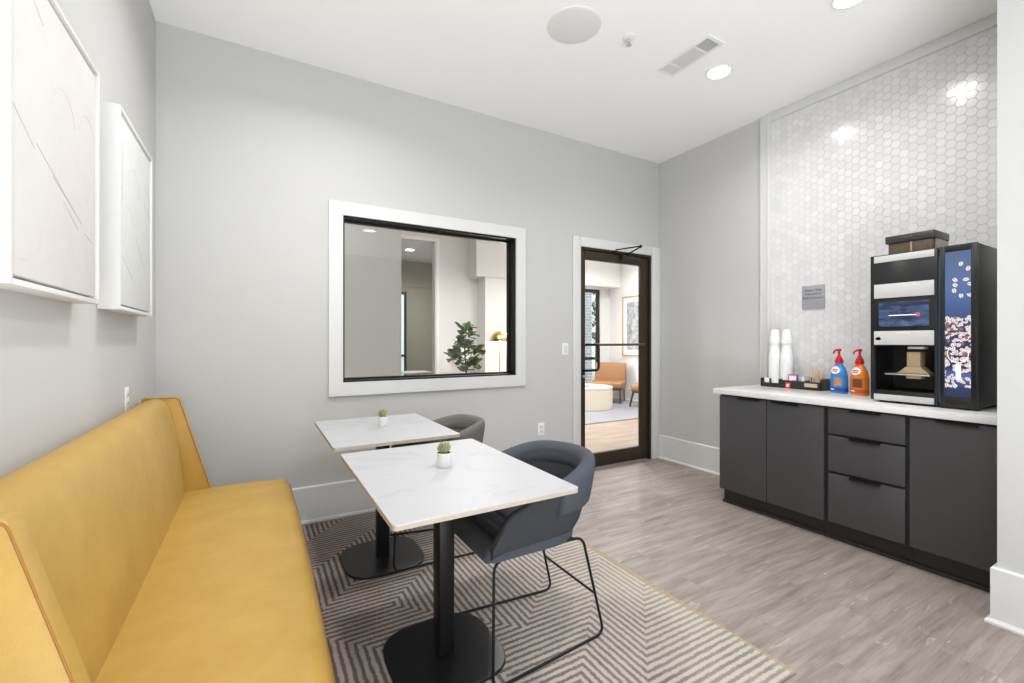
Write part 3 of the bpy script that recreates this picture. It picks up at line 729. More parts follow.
# ------------------------------------------------------------------ wall plates
def plate(name, label, cat, c, axis, kind):
    t = thing(name, label, cat, c)
    b = MB(); x, y, z = c
    if axis == 'y': b.box(x - 0.036, x + 0.036, y - 0.006, y, z - 0.058, z + 0.058, 0.003)
    else: b.box(x, x + 0.006, y - 0.036, y + 0.036, z - 0.058, z + 0.058, 0.003)
    build('cover_plate', b, M['white_plastic'], t)
    def bx(u0, u1, z0, z1, d0, d1, nm, m):
        b = MB()
        if axis == 'y': b.box(x + u0, x + u1, y - d1, y - d0, z + z0, z + z1, 0.001)
        else: b.box(x + d0, x + d1, y + u0, y + u1, z + z0, z + z1, 0.001)
        return build(nm, b, m, t)
    if kind == 'switch': bx(-0.016, 0.016, -0.033, 0.033, 0.005, 0.010, 'rocker', M['trim'])
    else:
        for s in (-1, 1):
            r = bx(-0.016, 0.016, s * 0.02 - 0.013, s * 0.02 + 0.013, 0.005, 0.0085, 'receptacle', M['trim'])
            for q in (-0.006, 0.006):
                b = MB()
                if axis == 'y': b.box(x + q - 0.001, x + q + 0.001, y - 0.0092, y - 0.008, z + s * 0.02 - 0.003, z + s * 0.02 + 0.006)
                else: b.box(x + 0.008, x + 0.0092, y + q - 0.001, y + q + 0.001, z + s * 0.02 - 0.003, z + s * 0.02 + 0.006)
                build('slot', b, M['vent_dark'], r)
    return t
plate('light_switch', 'white rocker light switch on the grey wall left of the glass door', 'switch', (2.540, YB, 1.198), 'y', 'switch')
plate('power_outlet', 'white power outlet low on the grey wall behind the slate chair', 'outlet', (2.265, YB, 0.463), 'y', 'outlet')
plate('power_outlet', 'white power outlet on the left wall just above the yellow banquette', 'outlet', (XL, 2.715, 0.998), 'x', 'outlet')

# ------------------------------------------------------------------ framed canvases on the left wall
def canvas(label, y0, y1, z0, z1, cm, lines, arcs):
    t = thing('framed_canvas', label, 'picture', (XL, (y0 + y1) / 2, z0), 0, 'framed canvases on the left wall')
    xf, fw = XL + 0.070, 0.014
    b = MB()
    for (a, c, d, e) in ((y0, y0 + fw, z0, z1), (y1 - fw, y1, z0, z1), (y0 + fw, y1 - fw, z0, z0 + fw), (y0 + fw, y1 - fw, z1 - fw, z1)):
        b.box(XL + 0.001, xf, a, c, d, e, 0.0012)
    b.box(XL + 0.001, XL + 0.02, y0 + fw, y1 - fw, z0 + fw, z1 - fw)
    build('floater_frame', b, M['white_frame'], t)
    g = 0.009; cx = xf - 0.006
    b = MB(); b.box(XL + 0.02, cx, y0 + fw + g, y1 - fw - g, z0 + fw + g, z1 - fw - g, 0.004)
    c = build('canvas_panel', b, cm, t)
    W, H = y1 - y0, z1 - z0
    for (a0, b0, a1, b1) in lines:
        b = MB(); b.tube([(cx, y0 + a0 * W, z0 + b0 * H), (cx, y0 + a1 * W, z0 + b1 * H)], 0.0013, 5); build('brush_line', b, M['canvas_line'], c)
    for (ca, cb, r, t0, t1) in arcs:
        b = MB(); b.tube([(cx, y0 + ca * W + r * W * math.cos(R(t0 + (t1 - t0) * k / 20)), z0 + cb * H + r * W * math.sin(R(t0 + (t1 - t0) * k / 20))) for k in range(21)], 0.0008, 5); build('brush_arc', b, M['canvas_line'], c)
canvas('large white framed textured canvas nearest the camera on the left wall', 1.385, 2.018, 1.397, 2.186, M['canvas_warm'],
       [(0.04, 0.52, 0.22, 0.44), (0.24, 0.46, 0.75, 0.30), (0.40, 0.40, 0.68, 0.32), (0.52, 0.34, 0.70, 0.27), (0.80, 0.27, 0.90, 0.25), (0.06, 0.97, 0.30, 0.86)],
       [(0.52, 0.62, 0.14, 10, 170), (0.83, 0.66, 0.11, 0, 180), (0.10, 0.24, 0.20, -90, -10)])
canvas('white framed textured canvas hung beyond the larger one, nearer the room corner', 2.278, 2.892, 1.397, 2.204, M['canvas_cool'],
       [(0.10, 0.27, 0.36, 0.18), (0.46, 0.42, 0.72, 0.28), (0.74, 0.66, 0.96, 0.60), (0.10, 0.55, 0.10, 0.85)],
       [(0.40, 0.62, 0.20, 10, 170), (0.80, 0.66, 0.14, 0, 180), (0.25, 0.42, 0.16, 20, 160)])

# ------------------------------------------------------------------ rug
b = MB(); b.box(-0.50, 1.785, 0.927, 3.345, 0.0, 0.010, 0.003)
tag(build('area_rug', b, M['rug']), 'low pile rug with grey and cream mitred stripes under the bistro tables', 'rug')

# ------------------------------------------------------------------ banquette
bq = thing('banquette', 'long yellow leather banquette with high winged back along the left wall', 'bench', (-0.2, 2.0, 0.010))
BY0, BY1 = 1.060, 2.968
b = MB(); b.box(-0.515, 0.085, BY0 + 0.05, BY1 - 0.06, 0.010, 0.33, 0.006); build('plinth', b, M['leather'], bq)
b = MB(); b.box(-0.50, 0.07, BY0 + 0.09, BY1 - 0.10, 0.010, 0.05); build('toe_base', b, M['toe'], bq)
# seat cushion: crowned, soft front roll
def seat_pt(i, j, nx, ny):
    pass
b = MB(); nx, ny = 22, 30
sx0, sx1, sy0, sy1 = -0.37, 0.172, BY0 + 0.052, 2.922
rings = []
for i in range(ny + 1):
    t = i / ny; y = sy0 + (sy1 - sy0) * t
    e = min(1.0, min(t, 1 - t) / 0.012); e = math.sqrt(max(0, 1 - (1 - e) ** 2))
    bow = 0.010 * math.sin(PI * t); fr = sx1 - 0.012 + bow; ring = []
    ztop = 0.464 + 0.004 * e + 0.008 * math.sin(PI * t)
    for k in range(nx + 1):
        s = k / nx; x = sx0 + (fr - sx0) * s
        q = max(0.0, (x - (fr - 0.040)) / 0.040); drop = 0.040 * (1 - math.sqrt(max(0, 1 - q * q)))
        ring.append((x, y, ztop + 0.008 * math.sin(PI * min(1, s * 1.05)) - drop))
    for zz in (0.40, 0.35): ring.append((fr - (0.0 if zz > 0.37 else 0.010), y, zz))
    ring.append((sx0, y, 0.33))
    rings.append(ring)
b.ring_loft(rings); build('seat_cushion', b, M['leather'], bq, angle=60)
# piping along the seat front and far end
b = MB()
pp = [(sx1 - 0.012 + 0.010 * math.sin(PI * i / 30) + 0.001, sy0 + (sy1 - sy0) * i / 30, 0.424) for i in range(31)]
b.tube(pp, 0.0045, 8); b.tube([(sx1 - 0.03, sy1 + 0.001, 0.447), (-0.20, sy1 + 0.001, 0.459)], 0.0025, 6)
build('piping', b, M['piping'], bq)
# back cushion: leaning, rounded top
b = MB(); rings = []
prof = [(-0.330, 0.40), (-0.333, 0.47), (-0.341, 0.56), (-0.352, 0.68), (-0.370, 0.80), (-0.392, 0.90), (-0.405, 0.940), (-0.420, 0.962), (-0.442, 0.974), (-0.468, 0.976), (-0.492, 0.968), (-0.512, 0.945), (-0.520, 0.90), (-0.520, 0.40)]
for i in range(41):
    t = i / 40; y = BY0 + 0.050 + (2.918 - BY0 - 0.050) * t
    e = min(1.0, min(t, 1 - t) / 0.03); e = math.sqrt(max(0, 1 - (1 - e) ** 2)); puff = 0.012 * math.sin(PI * t)
    rings.append([(x + (-(1 - e) * 0.018 + puff * 0.6 if x > -0.45 else 0), y, z - ((1 - e) * 0.012 if z > 0.9 else 0)) for x, z in prof])
b.ring_loft(rings); build('back_cushion', b, M['leather'], bq, angle=60)
# wings
for (y0, y1) in ((BY0, BY0 + 0.052), (2.918, BY1)):
    b = MB(); b.prism([(-0.520, 0.34), (-0.195, 0.34), (-0.226, 0.474), (-0.362, 0.968), (-0.372, 0.975), (-0.520, 0.975)], 'y', y0, y1, 0.005)
    wg = build('wing', b, M['leather'], bq)
    b = MB(); ys = y0 + 0.002 if y0 < 2 else y0 + 0.0
    for yy in (y0 - 0.0005,):
        b.tube(bend([(-0.505, yy, 0.972), (-0.366, yy, 0.972), (-0.227, yy, 0.470)], 0.02), 0.0022, 6)
    build('piping', b, M['piping'], wg)

# ------------------------------------------------------------------ bistro tables
def bistro_table(label, cx, cy, x0, x1, y0, y1):
    t = thing('bistro_table', label, 'table', (cx, cy, 0.010), 0, 'square bistro tables')
    TZ = 0.745
    b = MB(); poly = rrect(x0, x1, y0, y1, 0.014, 5); b.prism(poly, 'z', TZ - 0.004, TZ, 0.0); top = build('tabletop', b, M['marble'], t)
    b = MB(); b.prism(rrect(x0 + 0.0004, x1 - 0.0004, y0 + 0.0004, y1 - 0.0004, 0.014, 5), 'z', TZ - 0.018, TZ - 0.004); build('plywood_edge', b, M['ply'], top, label='bare plywood edge')
    b = MB(); b.box(cx - 0.14, cx + 0.14, cy - 0.14, cy + 0.14, TZ - 0.024, TZ - 0.018); build('mounting_plate', b, M['black_metal'], t)
    b = MB(); b.box(cx - 0.033, cx + 0.033, cy - 0.036, cy + 0.036, 0.020, TZ - 0.024, 0.006, 3); build('pedestal', b, M['black_metal'], t)
    b = MB(); n = 48; rings = []
    hw = 0.222
    for ins, z in ((0, 0.010), (0, 0.019), (0.003, 0.022)):
        r = []
        for k in range(n):
            a = 2 * PI * k / n; c, s = math.cos(a), math.sin(a); p = 2 / 3.4
            r.append((cx + (hw - ins) * math.copysign(abs(c) ** p, c), cy + (hw - ins) * math.copysign(abs(s) ** p, s), z))
        rings.append(r)
    b.ring_loft(rings); build('base_plate', b, M['base_metal'], t)
    return t
bistro_table('nearest white marble topped bistro table with black pedestal, in front of the yellow banquette', 0.652, 1.692, 0.333, 1.004, 1.262, 2.190)
bistro_table('far white marble topped bistro table with black pedestal, below the interior window', 0.632, 2.625, 0.322, 1.000, 2.330, 3.165)

# ------------------------------------------------------------------ succulents
def succulent(label, x, y, z, seed):
    t = thing('potted_succulent', label, 'plant', (x, y, z), 0, 'succulents on the tables')
    b = MB(); b.lathe([(0.0001, 0), (0.024, 0), (0.0265, 0.003), (0.0275, 0.05), (0.0275, 0.053), (0.0245, 0.053), (0.024, 0.044), (0.0001, 0.044)], n=32, cap=False); b.xf(Matrix.Translation((x, y, z))); build('pot', b, M['ceramic'], t, angle=50)
    b = MB(); b.lathe([(0.0001, 0.042), (0.0238, 0.042), (0.023, 0.050), (0.010, 0.0525), (0.0001, 0.0525)], n=24, cap=False); b.xf(Matrix.Translation((x, y, z))); build('soil', b, M['soil'], t)
    rn = random.Random(seed); b = MB()
    for ring, (cnt, tilt, ln, wd) in enumerate(((10, 62, 0.038, 0.0085), (9, 40, 0.042, 0.0085), (6, 20, 0.042, 0.007), (3, 7, 0.038, 0.005))):
        for k in range(cnt):
            a = 2 * PI * (k + 0.4 * ring) / cnt + rn.uniform(-.15, .15); tl = R(tilt + rn.uniform(-8, 8)); L_ = ln * rn.uniform(0.85, 1.1)
            rings = []
            for q in range(7):
                s = q / 6; wv = wd * (math.sin(PI * min(1, 0.22 + 0.78 * s)) ** 0.8) * (1 if s < 0.99 else 0.1) + 0.0004
                ang = tl * (1 - 0.35 * s); rr = 0.003 + L_ * s * math.sin(ang); zz = 0.050 + L_ * s * math.cos(ang)
                ring_ = []
                for e in range(8):
                    p = 2 * PI * e / 8; lu = wv * math.cos(p); ld = 0.45 * wv * math.sin(p)
                    # local frame
                    ring_.append((x + math.cos(a) * (rr + ld * math.cos(ang)) - math.sin(a) * lu, y + math.sin(a) * (rr + ld * math.cos(ang)) + math.cos(a) * lu, z + zz - ld * math.sin(ang)))
                rings.append(ring_)
            b.ring_loft(rings)
    build('leaves', b, M['succulent'], t)
    t.scale = (1.14, 1.14, 1.14)
succulent('small green succulent in a white pot on the nearest bistro table', 0.678, 1.755, 0.745, 4)
succulent('small green succulent in a white pot on the far bistro table', 0.674, 2.795, 0.745, 9)

# ------------------------------------------------------------------ tub chairs
def u_plan(s, W, x0, xr, xc=-0.02):
    """s in 0..1 -> point and outward normal on a U open towards -x"""
    La = abs(xc - x0); a = xr - xc; arc = PI * math.sqrt((a * a + W * W) / 2); T = 2 * La + arc; d = s * T
    if d < La: p = (x0 + d, -W); n = (0, -1)
    elif d > La + arc: p = (xc - (d - La - arc), W); n = (0, 1)
    else:
        th = -PI / 2 + PI * (d - La) / arc; p = (xc + a * math.cos(th), W * math.sin(th)); n = (W * math.cos(th), a * math.sin(th)); l = math.hypot(*n); n = (n[0] / l, n[1] / l)
    return p, n
def sm(a, b, x):
    t = min(1, max(0, (x - a) / (b - a))); return t * t * (3 - 2 * t)
def tub_chair(label, loc, rz, fab, shellm):
    t = thing('tub_chair', label, 'chair', loc, rz, 'tub chairs at the bistro tables')
    zb, ZT = 0.442, 0.775
    def geo(h): return (0.205 + 0.066 * h ** 0.8, -0.295, 0.212 + 0.061 * h ** 0.8)
    def pl(s, h, off=0.0):
        W, x0, xr = geo(h); p, n = u_plan(s, W, x0, xr); return (p[0] + n[0] * off, p[1] + n[1] * off)
    def top(s):
        x = pl(s, 0.5)[0]
        return 0.490 + 0.115 * sm(-0.308, -0.225, x) + 0.062 * sm(-0.26, -0.06, x) + 0.070 * sm(-0.12, 0.20, x)
    # shell
    b = MB(); N = 56; rings = []
    for i in range(N + 1):
        s = i / N; zt = min(top(s), 0.735); ring = []
        for k in range(6):
            z = zb + (zt - zb) * k / 5; h = (z - zb) / (ZT - zb); off = -0.022 * (1 - min(1, k / 2)) ** 2
            p = pl(s, h, off); ring.append((p[0], p[1], z))
        for (o_, dz) in ((-0.008, 0.009), (-0.022, 0.010)):
            p = pl(s, (zt - zb) / (ZT - zb), o_); ring.append((p[0], p[1], zt + dz))
        for k in range(7):
            z = zt - (zt - 0.47) * k / 6; h = (z - zb) / (ZT - zb); g = 0.012 * abs(math.sin(PI * (z - 0.50) / 0.065)) ** 0.5 if z > 0.5 else 0
            p = pl(s, h, -0.032 - g * sm(-0.10, 0.1, pl(s, .5)[0])); ring.append((p[0], p[1], z))
        p = pl(s, 0.0, -0.06); ring.append((p[0], p[1], zb))
        rings.append(ring)
    b.ring_loft(rings); sh = build('shell', b, shellm, t, angle=70, local=True)
    # seat pad with channels running across
    b = MB(); nx, ny = 64, 18; rows = []
    xr_ = 0.180
    for i in range(nx + 1):
        u = i / nx; x = -0.312 + (xr_ + 0.312) * u
        hwid = 0.205
        if x > -0.02: hwid = 0.205 * math.sqrt(max(0.0004, 1 - ((x + 0.02) / (xr_ + 0.022)) ** 2))
        hwid -= 0.014 * min(1, max(0, (-0.27 - x) / 0.042))
        row = []
        for k in range(ny + 1):
            v = -1 + 2 * k / ny; y = hwid * v
            fr = ((x + 0.300) / 0.455 * 7.0); g = abs(math.sin(PI * fr))
            z = 0.490 + 0.020 * g ** 0.45 - 0.012 + 0.030 * sm(0.07, 0.19, x) + 0.010 * v ** 4
            q = max(0.0, (-0.272 - x) / 0.040); z -= 0.040 * (1 - math.sqrt(max(0, 1 - min(1, q * q))))
            e = max(0, (abs(v) - 0.9) / 0.1); z -= 0.012 * e * e
            row.append((x, y, z))
        rows.append(row)
    loops = []
    for row in rows:
        x = row[0][0]; zlow = 0.440
        loops.append(row + [(x, row[-1][1], zlow), (x, row[0][1], zlow)])
    b.ring_loft(loops); build('seat', b, fab, t, angle=75, local=True)
    # padded collar wrapping the back
    b = MB(); rings = []; S0, S1 = 0.205, 0.795; N = 44
    for i in range(N + 1):
        s = S0 + (S1 - S0) * i / N; e = min(1, min(i, N - i) / 1.0); zt = top(s) + 0.030; lo = 0.572 + 0.006 * e
        ring = []
        th = 0.6 + 0.4 * e
        for (o_, z) in ((-0.004, lo), (0.016 * th, lo + 0.002), (0.022 * th, lo + 0.012), (0.023 * th, lo + 0.06), (0.022 * th, zt - 0.035), (0.016 * th, zt - 0.010), (0.006, zt + 0.002), (-0.018, zt + 0.001), (-0.034, zt - 0.008), (-0.042 * th, zt - 0.028), (-0.043 * th, zt - 0.060), (-0.039 * th, zt - 0.088), (-0.030, zt - 0.094), (-0.012, zt - 0.09), (-0.012, lo)):
            h = (z - zb) / (ZT - zb); p = pl(s, h, o_); ring.append((p[0], p[1], z))
        rings.append(ring)
    b.ring_loft(rings); build('back_collar', b, fab, t, angle=75, local=True)
    # sled frame: two rod loops joined by cross bars
    zf = 0.0064
    fr = build('rod_frame', MB().tube([(-0.10, -0.19, 0.436), (-0.10, 0.19, 0.436)], 0.0065, 8).tube([(0.10, -0.17, 0.436), (0.10, 0.17, 0.436)], 0.0065, 8), M['black_metal'], t, local=True)
    for sgn in (-1, 1):
        b = MB(); y = 0.195 * sgn
        loop = [(-0.20, y * 0.93, 0.438), (-0.282, y * 1.02, 0.438), (-0.308, y * 1.24, zf), (0.252, y * 1.0, zf), (0.145, y * 0.95, 0.438), (0.06, y * 0.93, 0.438)]
        b.tube(bend(loop, 0.045), 0.0058, 10); b.tube([(-0.21, y * 0.93, 0.438), (0.07, y * 0.93, 0.438)], 0.0058, 10)
        build('sled_leg', b, M['black_metal'], t, local=True)
    b = MB(); b.tube([(0.208, -0.192, 0.185), (0.208, 0.192, 0.185)], 0.0055, 10); build('cross_bar', b, M['black_metal'], t, local=True)
    return t
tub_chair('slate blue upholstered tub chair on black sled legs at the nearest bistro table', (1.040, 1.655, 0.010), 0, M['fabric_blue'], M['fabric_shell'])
tub_chair('warm grey upholstered tub chair behind the far bistro table, partly hidden', (0.975, 2.615, 0.010), R(-7), M['fabric_grey'], M['fabric_grey'])

# ------------------------------------------------------------------ base cabinets
FX, CZ = 3.163, 0.860
BX = XR - 0.014
def pull(y0, y1, z, parent):
    b = MB(); b.box(FX - 0.020, FX + 0.012, y0, y1, z - 0.003, z + 0.0005, 0.001); b.box(FX - 0.020, FX - 0.017, y0, y1, z - 0.012, z)
    return build('handle', b, M['black_metal'], parent)
def cabinet(label, y0, y1, fronts):
    t = thing('base_cabinet', label, 'cabinet', ((FX + BX) / 2, (y0 + y1) / 2, 0), 0, 'charcoal base cabinets under the counter')
    b = MB(); b.box(FX + 0.022, BX, y0, y1, 0.115, CZ); build('body', b, M['cab_in'] if not fronts else [M['cab']], t)
    b = MB(); b.box(FX + 0.062, BX, y0, y1, 0, 0.115); b.prism([(FX + 0.062, 0), (FX + 0.044, 0), (FX + 0.044, 0.010), (FX + 0.048, 0.020), (FX + 0.056, 0.024), (FX + 0.062, 0.024)], 'y', y0, y1)
    build('toe_kick', b, M['toe'], t)
    b = MB(); b.box(FX + 0.018, FX + 0.0225, y0 + 0.004, y1 - 0.001, 0.118, CZ - 0.001); build('reveal', b, M['cab_in'], t)
    for (nm, a, c, z0, z1, h0, h1) in fronts:
        b = MB(); b.box(FX, FX + 0.019, a, c, z0, z1, 0.0012); f = build(nm, b, M['cab'], t)
        pull(h0, h1, z1 + 0.0005, f)
cabinet('two-door charcoal base cabinet at the far end of the counter, under the cups', 1.466, 2.222, [('door', 1.851, 2.220, 0.117, 0.846, 1.895, 2.057), ('door', 1.478, 1.846, 0.117, 0.846, 1.628, 1.802)])
cabinet('three-drawer charcoal base cabinet in the middle of the counter', 1.054, 1.464, [('drawer', 1.064, 1.452, 0.686, 0.846, 1.175, 1.331), ('drawer', 1.064, 1.452, 0.448, 0.672, 1.175, 1.331), ('drawer', 1.064, 1.452, 0.124, 0.432, 1.175, 1.331)])
cabinet('single-door charcoal base cabinet under the coffee machine', 0.668, 1.052, [('door', 0.672, 1.044, 0.124, 0.846, 0.769, 0.928)])
b = MB(); b.box(3.133, XR - 0.013, YC + 0.022, 2.255, CZ, 0.900, 0.0025); tag(build('countertop', b, M['quartz']), 'white quartz countertop along the tiled alcove', 'countertop')
CT = 0.900

# ------------------------------------------------------------------ coffee machine
cm = thing('coffee_machine', 'tall black coffee machine with silver bands and a lit bean display on the counter', 'coffee machine', (3.55, 1.045, CT))
MX, MB_ = 3.300, 3.775
b = MB()
b.box(MX + 0.012, MB_, 0.966, 1.280, 1.245, 1.794, 0.004)                       # upper block
b.box(MX + 0.012, MB_, 1.258, 1.280, 0.912, 1.247, 0.003); b.box(MX + 0.012, MB_, 0.966, 0.984, 0.912, 1.247, 0.003)
b.box(MX + 0.26, MB_, 0.98, 1.26, 0.912, 1.247); b.box(MX + 0.012, MB_, 0.98, 1.26, 0.912, 0.972, 0.003)
build('housing', b, M['plastic_black'], cm)
b = MB(); b.box(MX, MX + 0.014, 0.966, 1.280, 1.244, 1.796, 0.003); b.box(MX, MX + 0.014, 1.260, 1.280, 0.912, 1.246, 0.003); b.box(MX, MX + 0.014, 0.966, 0.980, 0.912, 1.246, 0.003); b.box(MX, MX + 0.014, 0.978, 1.262, 0.912, 0.958, 0.003)
build('front_panel', b, M['plastic_black'], cm)
b = MB(); b.box(MX + 0.255, MX + 0.262, 0.984, 1.258, 0.972, 1.245); b.box(MX + 0.02, MX + 0.26, 0.984, 1.258, 0.970, 0.975)
for k in range(9): y = 1.0 + k * 0.028; b.box(MX + 0.03, MX + 0.24, y, y + 0.006, 0.975, 0.978)
build('brew_niche', b, M['niche'], cm)
for (z0, z1, d) in ((1.751, 1.790, 0.004), (1.533, 1.618, 0.004), (1.250, 1.333, 0.005), (0.914, 0.950, 0.006)):
    b = MB(); b.box(MX - d, MX + 0.004, 0.980, 1.260, z0, z1, 0.0015); bd = build('silver_band', b, M['silver'], cm)
    if abs(z0 - 1.250) < 1e-6:
        b = MB(); b.lathe([(0.0001, 0), (0.012, 0), (0.012, 0.002), (0.0001, 0.003)], n=24, sx=1.15, sy=0.85); b.xf(Matrix.Translation((MX - d, 1.238, 1.287)) @ Matrix.Rotation(R(90), 4, 'Z') @ Matrix.Rotation(R(-90), 4, 'X') @ Matrix.Rotation(R(180), 4, 'Y'))
        b.bm.verts.ensure_lookup_table()
        build('oval_badge', b, M['tan_plastic'], bd, label='small brown oval badge')
        b = MB(); b.box(MX - d - 0.001, MX - d + 0.001, 1.085, 1.150, 1.318, 1.325); build('grip_notch', b, M['vent_grey'], bd)
b = MB(); b.box(MX - 0.002, MX + 0.002, 0.996, 1.244, 1.352, 1.512, 0.001); scr = build('touch_screen', b, M['niche'], cm)
b = MB(); b.box(MX - 0.0035, MX - 0.0015, 1.003, 1.236, 1.360, 1.506); build('screen_image', b, M['touch'], scr, label='glowing blue touch screen picture')
b = MB(); b.box(MX - 0.0045, MX - 0.0034, 1.058, 1.186, 1.424, 1.4285); build('progress_line', b, M['screen_white'], scr)
b = MB(); b.box(MX - 0.0045, MX - 0.0034, 1.042, 1.060, 1.418, 1.436, 0.0004); build('red_marker', b, M['screen_red'], scr)
# spout: tan chute over a silver shelf
b = MB(); yc = 1.088; d0, d1 = MX + 0.05, MX + 0.13
b.box(d0, d1, yc - 0.031, yc + 0.031, 1.115, 1.208, 0.003)
b.prism([(yc - 0.075, 1.080), (yc + 0.075, 1.080), (yc + 0.034, 1.120), (yc - 0.034, 1.120)], 'x', d0 - 0.008, d1, 0.003)
b.box(d0, d1, yc - 0.034, yc + 0.034, 1.050, 1.072, 0.003)
build('spout', b, M['tan_plastic'], cm)
b = MB(); b.box(MX + 0.010, MX + 0.20, 1.004, 1.212, 1.070, 1.078, 0.002); build('cup_shelf', b, M['steel'], cm)
b = MB(); b.box(MX + 0.02, MX + 0.08, 1.030, 1.105, 1.226, 1.240, 0.003); build('nozzle_strip', b, M['silver'], cm)
# right-hand section with the display door
b = MB(); b.box(MX + 0.014, MB_, 0.806, 0.958, 0.912, 1.795, 0.004); build('side_tower', b, M['plastic_dark'], cm)
b = MB(); y0, y1, z0, z1 = 0.806, 0.958, 0.906, 1.797; a0, a1, c0, c1 = 0.832, 0.936, 0.970, 1.762
for (p, q, r, s) in ((y0, a0, z0, z1), (a1, y1, z0, z1), (a0, a1, z0, c0), (a0, a1, c1, z1)): b.box(MX - 0.004, MX + 0.013, p, q, r, s, 0.0015)
dd = build('display_door', b, M['plastic_black'], cm)
b = MB(); b.box(MX + 0.002, MX + 0.010, a0 - 0.003, a1 + 0.003, c0 - 0.003, c1 + 0.003); dsp = build('display', b, M['display'], cm, label='lit blue screen showing falling coffee beans')
b = MB(); cy, cz = (a0 + a1) / 2, 1.205
b.tube([(MX + 0.0008, cy + 0.042 * math.cos(R(t)), cz + 0.050 * math.sin(R(t))) for t in range(160, 385, 8)], 0.0016, 5)
b.box(MX + 0.0004, MX + 0.0012, cy - 0.012, cy + 0.008, 1.062, 1.150)
build('white_cup_graphic', b, M['screen_white'], dsp)
b = MB(); b.box(MX + 0.003, MX + 0.009, 0.9585, 0.9625, 0.93, 1.75); build('light_strip', b, M['glow_blue'], cm, label='thin blue light strip')
for (x, y) in ((MX + 0.05, 1.235), (MX + 0.05, 0.855), (MB_ - 0.05, 1.235), (MB_ - 0.05, 0.855)):
    b = MB(); b.lathe([(0.016, CT), (0.018, CT + 0.014), (0.018, CT + 0.016)], cx=x, cy=y, n=20); build('foot', b, M['plastic_black'], cm)
# bean hopper on top
b = MB(); b.box(3.372, 3.575, 1.008, 1.216, 1.7945, 1.868, 0.004); hp = build('hopper', b, M['bean'], cm, label='bean hopper full of dark coffee beans')
b = MB(); b.box(3.405, 3.578, 0.999, 1.0085, 1.796, 1.868, 0.002); build('hopper_wall', b, mat('clear_tan', (0.50, 0.45, 0.40, 1), 0.3), hp)
b = MB(); b.box(3.367, 3.3725, 1.100, 1.108, 1.7945, 1.868); build('hopper_rib', b, M['tan_plastic'], hp)
b = MB(); b.box(3.358, 3.588, 0.996, 1.228, 1.868, 1.914, 0.006)
b.box(3.40, 3.55, 1.03, 1.19, 1.913, 1.917, 0.002); b.box(3.354, 3.36, 1.095, 1.135, 1.880, 1.892, 0.002); build('hopper_lid', b, M['plastic_dark'], hp)

# ------------------------------------------------------------------ condiment organiser with its contents
ty0, ty1, tx0, tx1 = 1.720, 2.176, 3.640, 3.785
og = thing('condiment_organizer', 'black condiment organizer tray with notched slots on the counter', 'tray', ((tx0 + tx1) / 2, (ty0 + ty1) / 2, CT))
th, hh = 0.005, 0.070
b = MB(); b.box(tx0, tx1, ty0, ty1, CT, CT + 0.006); b.box(tx1 - th, tx1, ty0, ty1, CT, CT + 0.085)
b.box(tx0, tx1, ty0, ty0 + th, CT, CT + 0.085); b.box(tx0, tx1, ty1 - th, ty1, CT, CT + hh)
# front with two notches on the left (far) side
b.box(tx0, tx0 + th, ty0, 2.000, CT, CT + 0.062)
for (a, c, h) in ((2.150, ty1, hh), (2.090, 2.104, hh), (2.000, 2.030, hh), (2.104, 2.150, 0.034), (2.030, 2.090, 0.034)): b.box(tx0, tx0 + th, a, c, CT, CT + h)
build('tray_body', b, M['tray'], og)
b = MB()
for y in (1.833,): b.box(tx0 + th, tx1 - th, y, y + 0.004, CT + 0.006, CT + 0.066)
build('divider', b, M['tray'], og)
b = MB(); b.box(tx0 - 0.0015, tx0, 1.744, 1.834, CT + 0.022, CT + 0.050); build('tan_label', b, M['kraft'], og, label='tan paper label on the front')
# white lids/packets in the slots
for (y0, y1, h, nm) in ((2.102, 2.148, 0.072, 'white sweetener box standing in the far slot of the organizer'), (2.032, 2.086, 0.070, 'white sweetener box standing in the second slot of the organizer, beside the tea box')):
    b = MB(); b.box(tx0 + 0.0055, tx0 + 0.0115, y0, y1, CT + 0.007, CT + h, 0.0015); b.box(tx0 + 0.0050, tx0 + 0.0120, y0 - 0.0006, y1 + 0.0006, CT + h - 0.012, CT + h + 0.001, 0.001)
    tag(build('sweetener_box', b, M['paper']), nm, 'box', 'white boxes in the organizer slots')
bk = thing('tea_box', 'small purple and orange tea packet box in the middle of the organizer', 'box', (tx0 + 0.02, 1.925, CT + 0.006))
b = MB(); b.box(tx0 + 0.007, tx0 + 0.026, 1.890, 1.958, CT + 0.007, CT + 0.110, 0.002); build('carton', b, M['purple'], bk)
b = MB(); b.box(tx0 + 0.0055, tx0 + 0.0075, 1.898, 1.950, CT + 0.060, CT + 0.098); build('front_label', b, M['label_white'], bk)
b = MB(); b.box(tx0 + 0.0058, tx0 + 0.0075, 1.893, 1.955, CT + 0.099, CT + 0.107); build('orange_stripe', b, M['orange_card'], bk)
b = MB(); b.box(tx0 + 0.0052, tx0 + 0.0075, 1.900, 1.930, CT + 0.058, CT + 0.068); build('orange_stripe', b, M['orange_card'], bk)
rp = thing('red_packet', 'small red packet leaning on the front of the organizer', 'packet', (tx0 - 0.008, 1.952, CT))
b = MB(); b.prism([(tx0 - 0.014, CT), (tx0 - 0.009, CT), (tx0 - 0.001, CT + 0.046), (tx0 - 0.0045, CT + 0.046)], 'y', 1.934, 1.972, 0.0008); build('sachet', b, M['label_red'], rp)
b = MB(); b.prism([(tx0 - 0.0128, CT + 0.014), (tx0 - 0.0115, CT + 0.014), (tx0 - 0.0075, CT + 0.034), (tx0 - 0.0088, CT + 0.034)], 'y', 1.944, 1.962); build('white_mark', b, M['label_white'], rp)
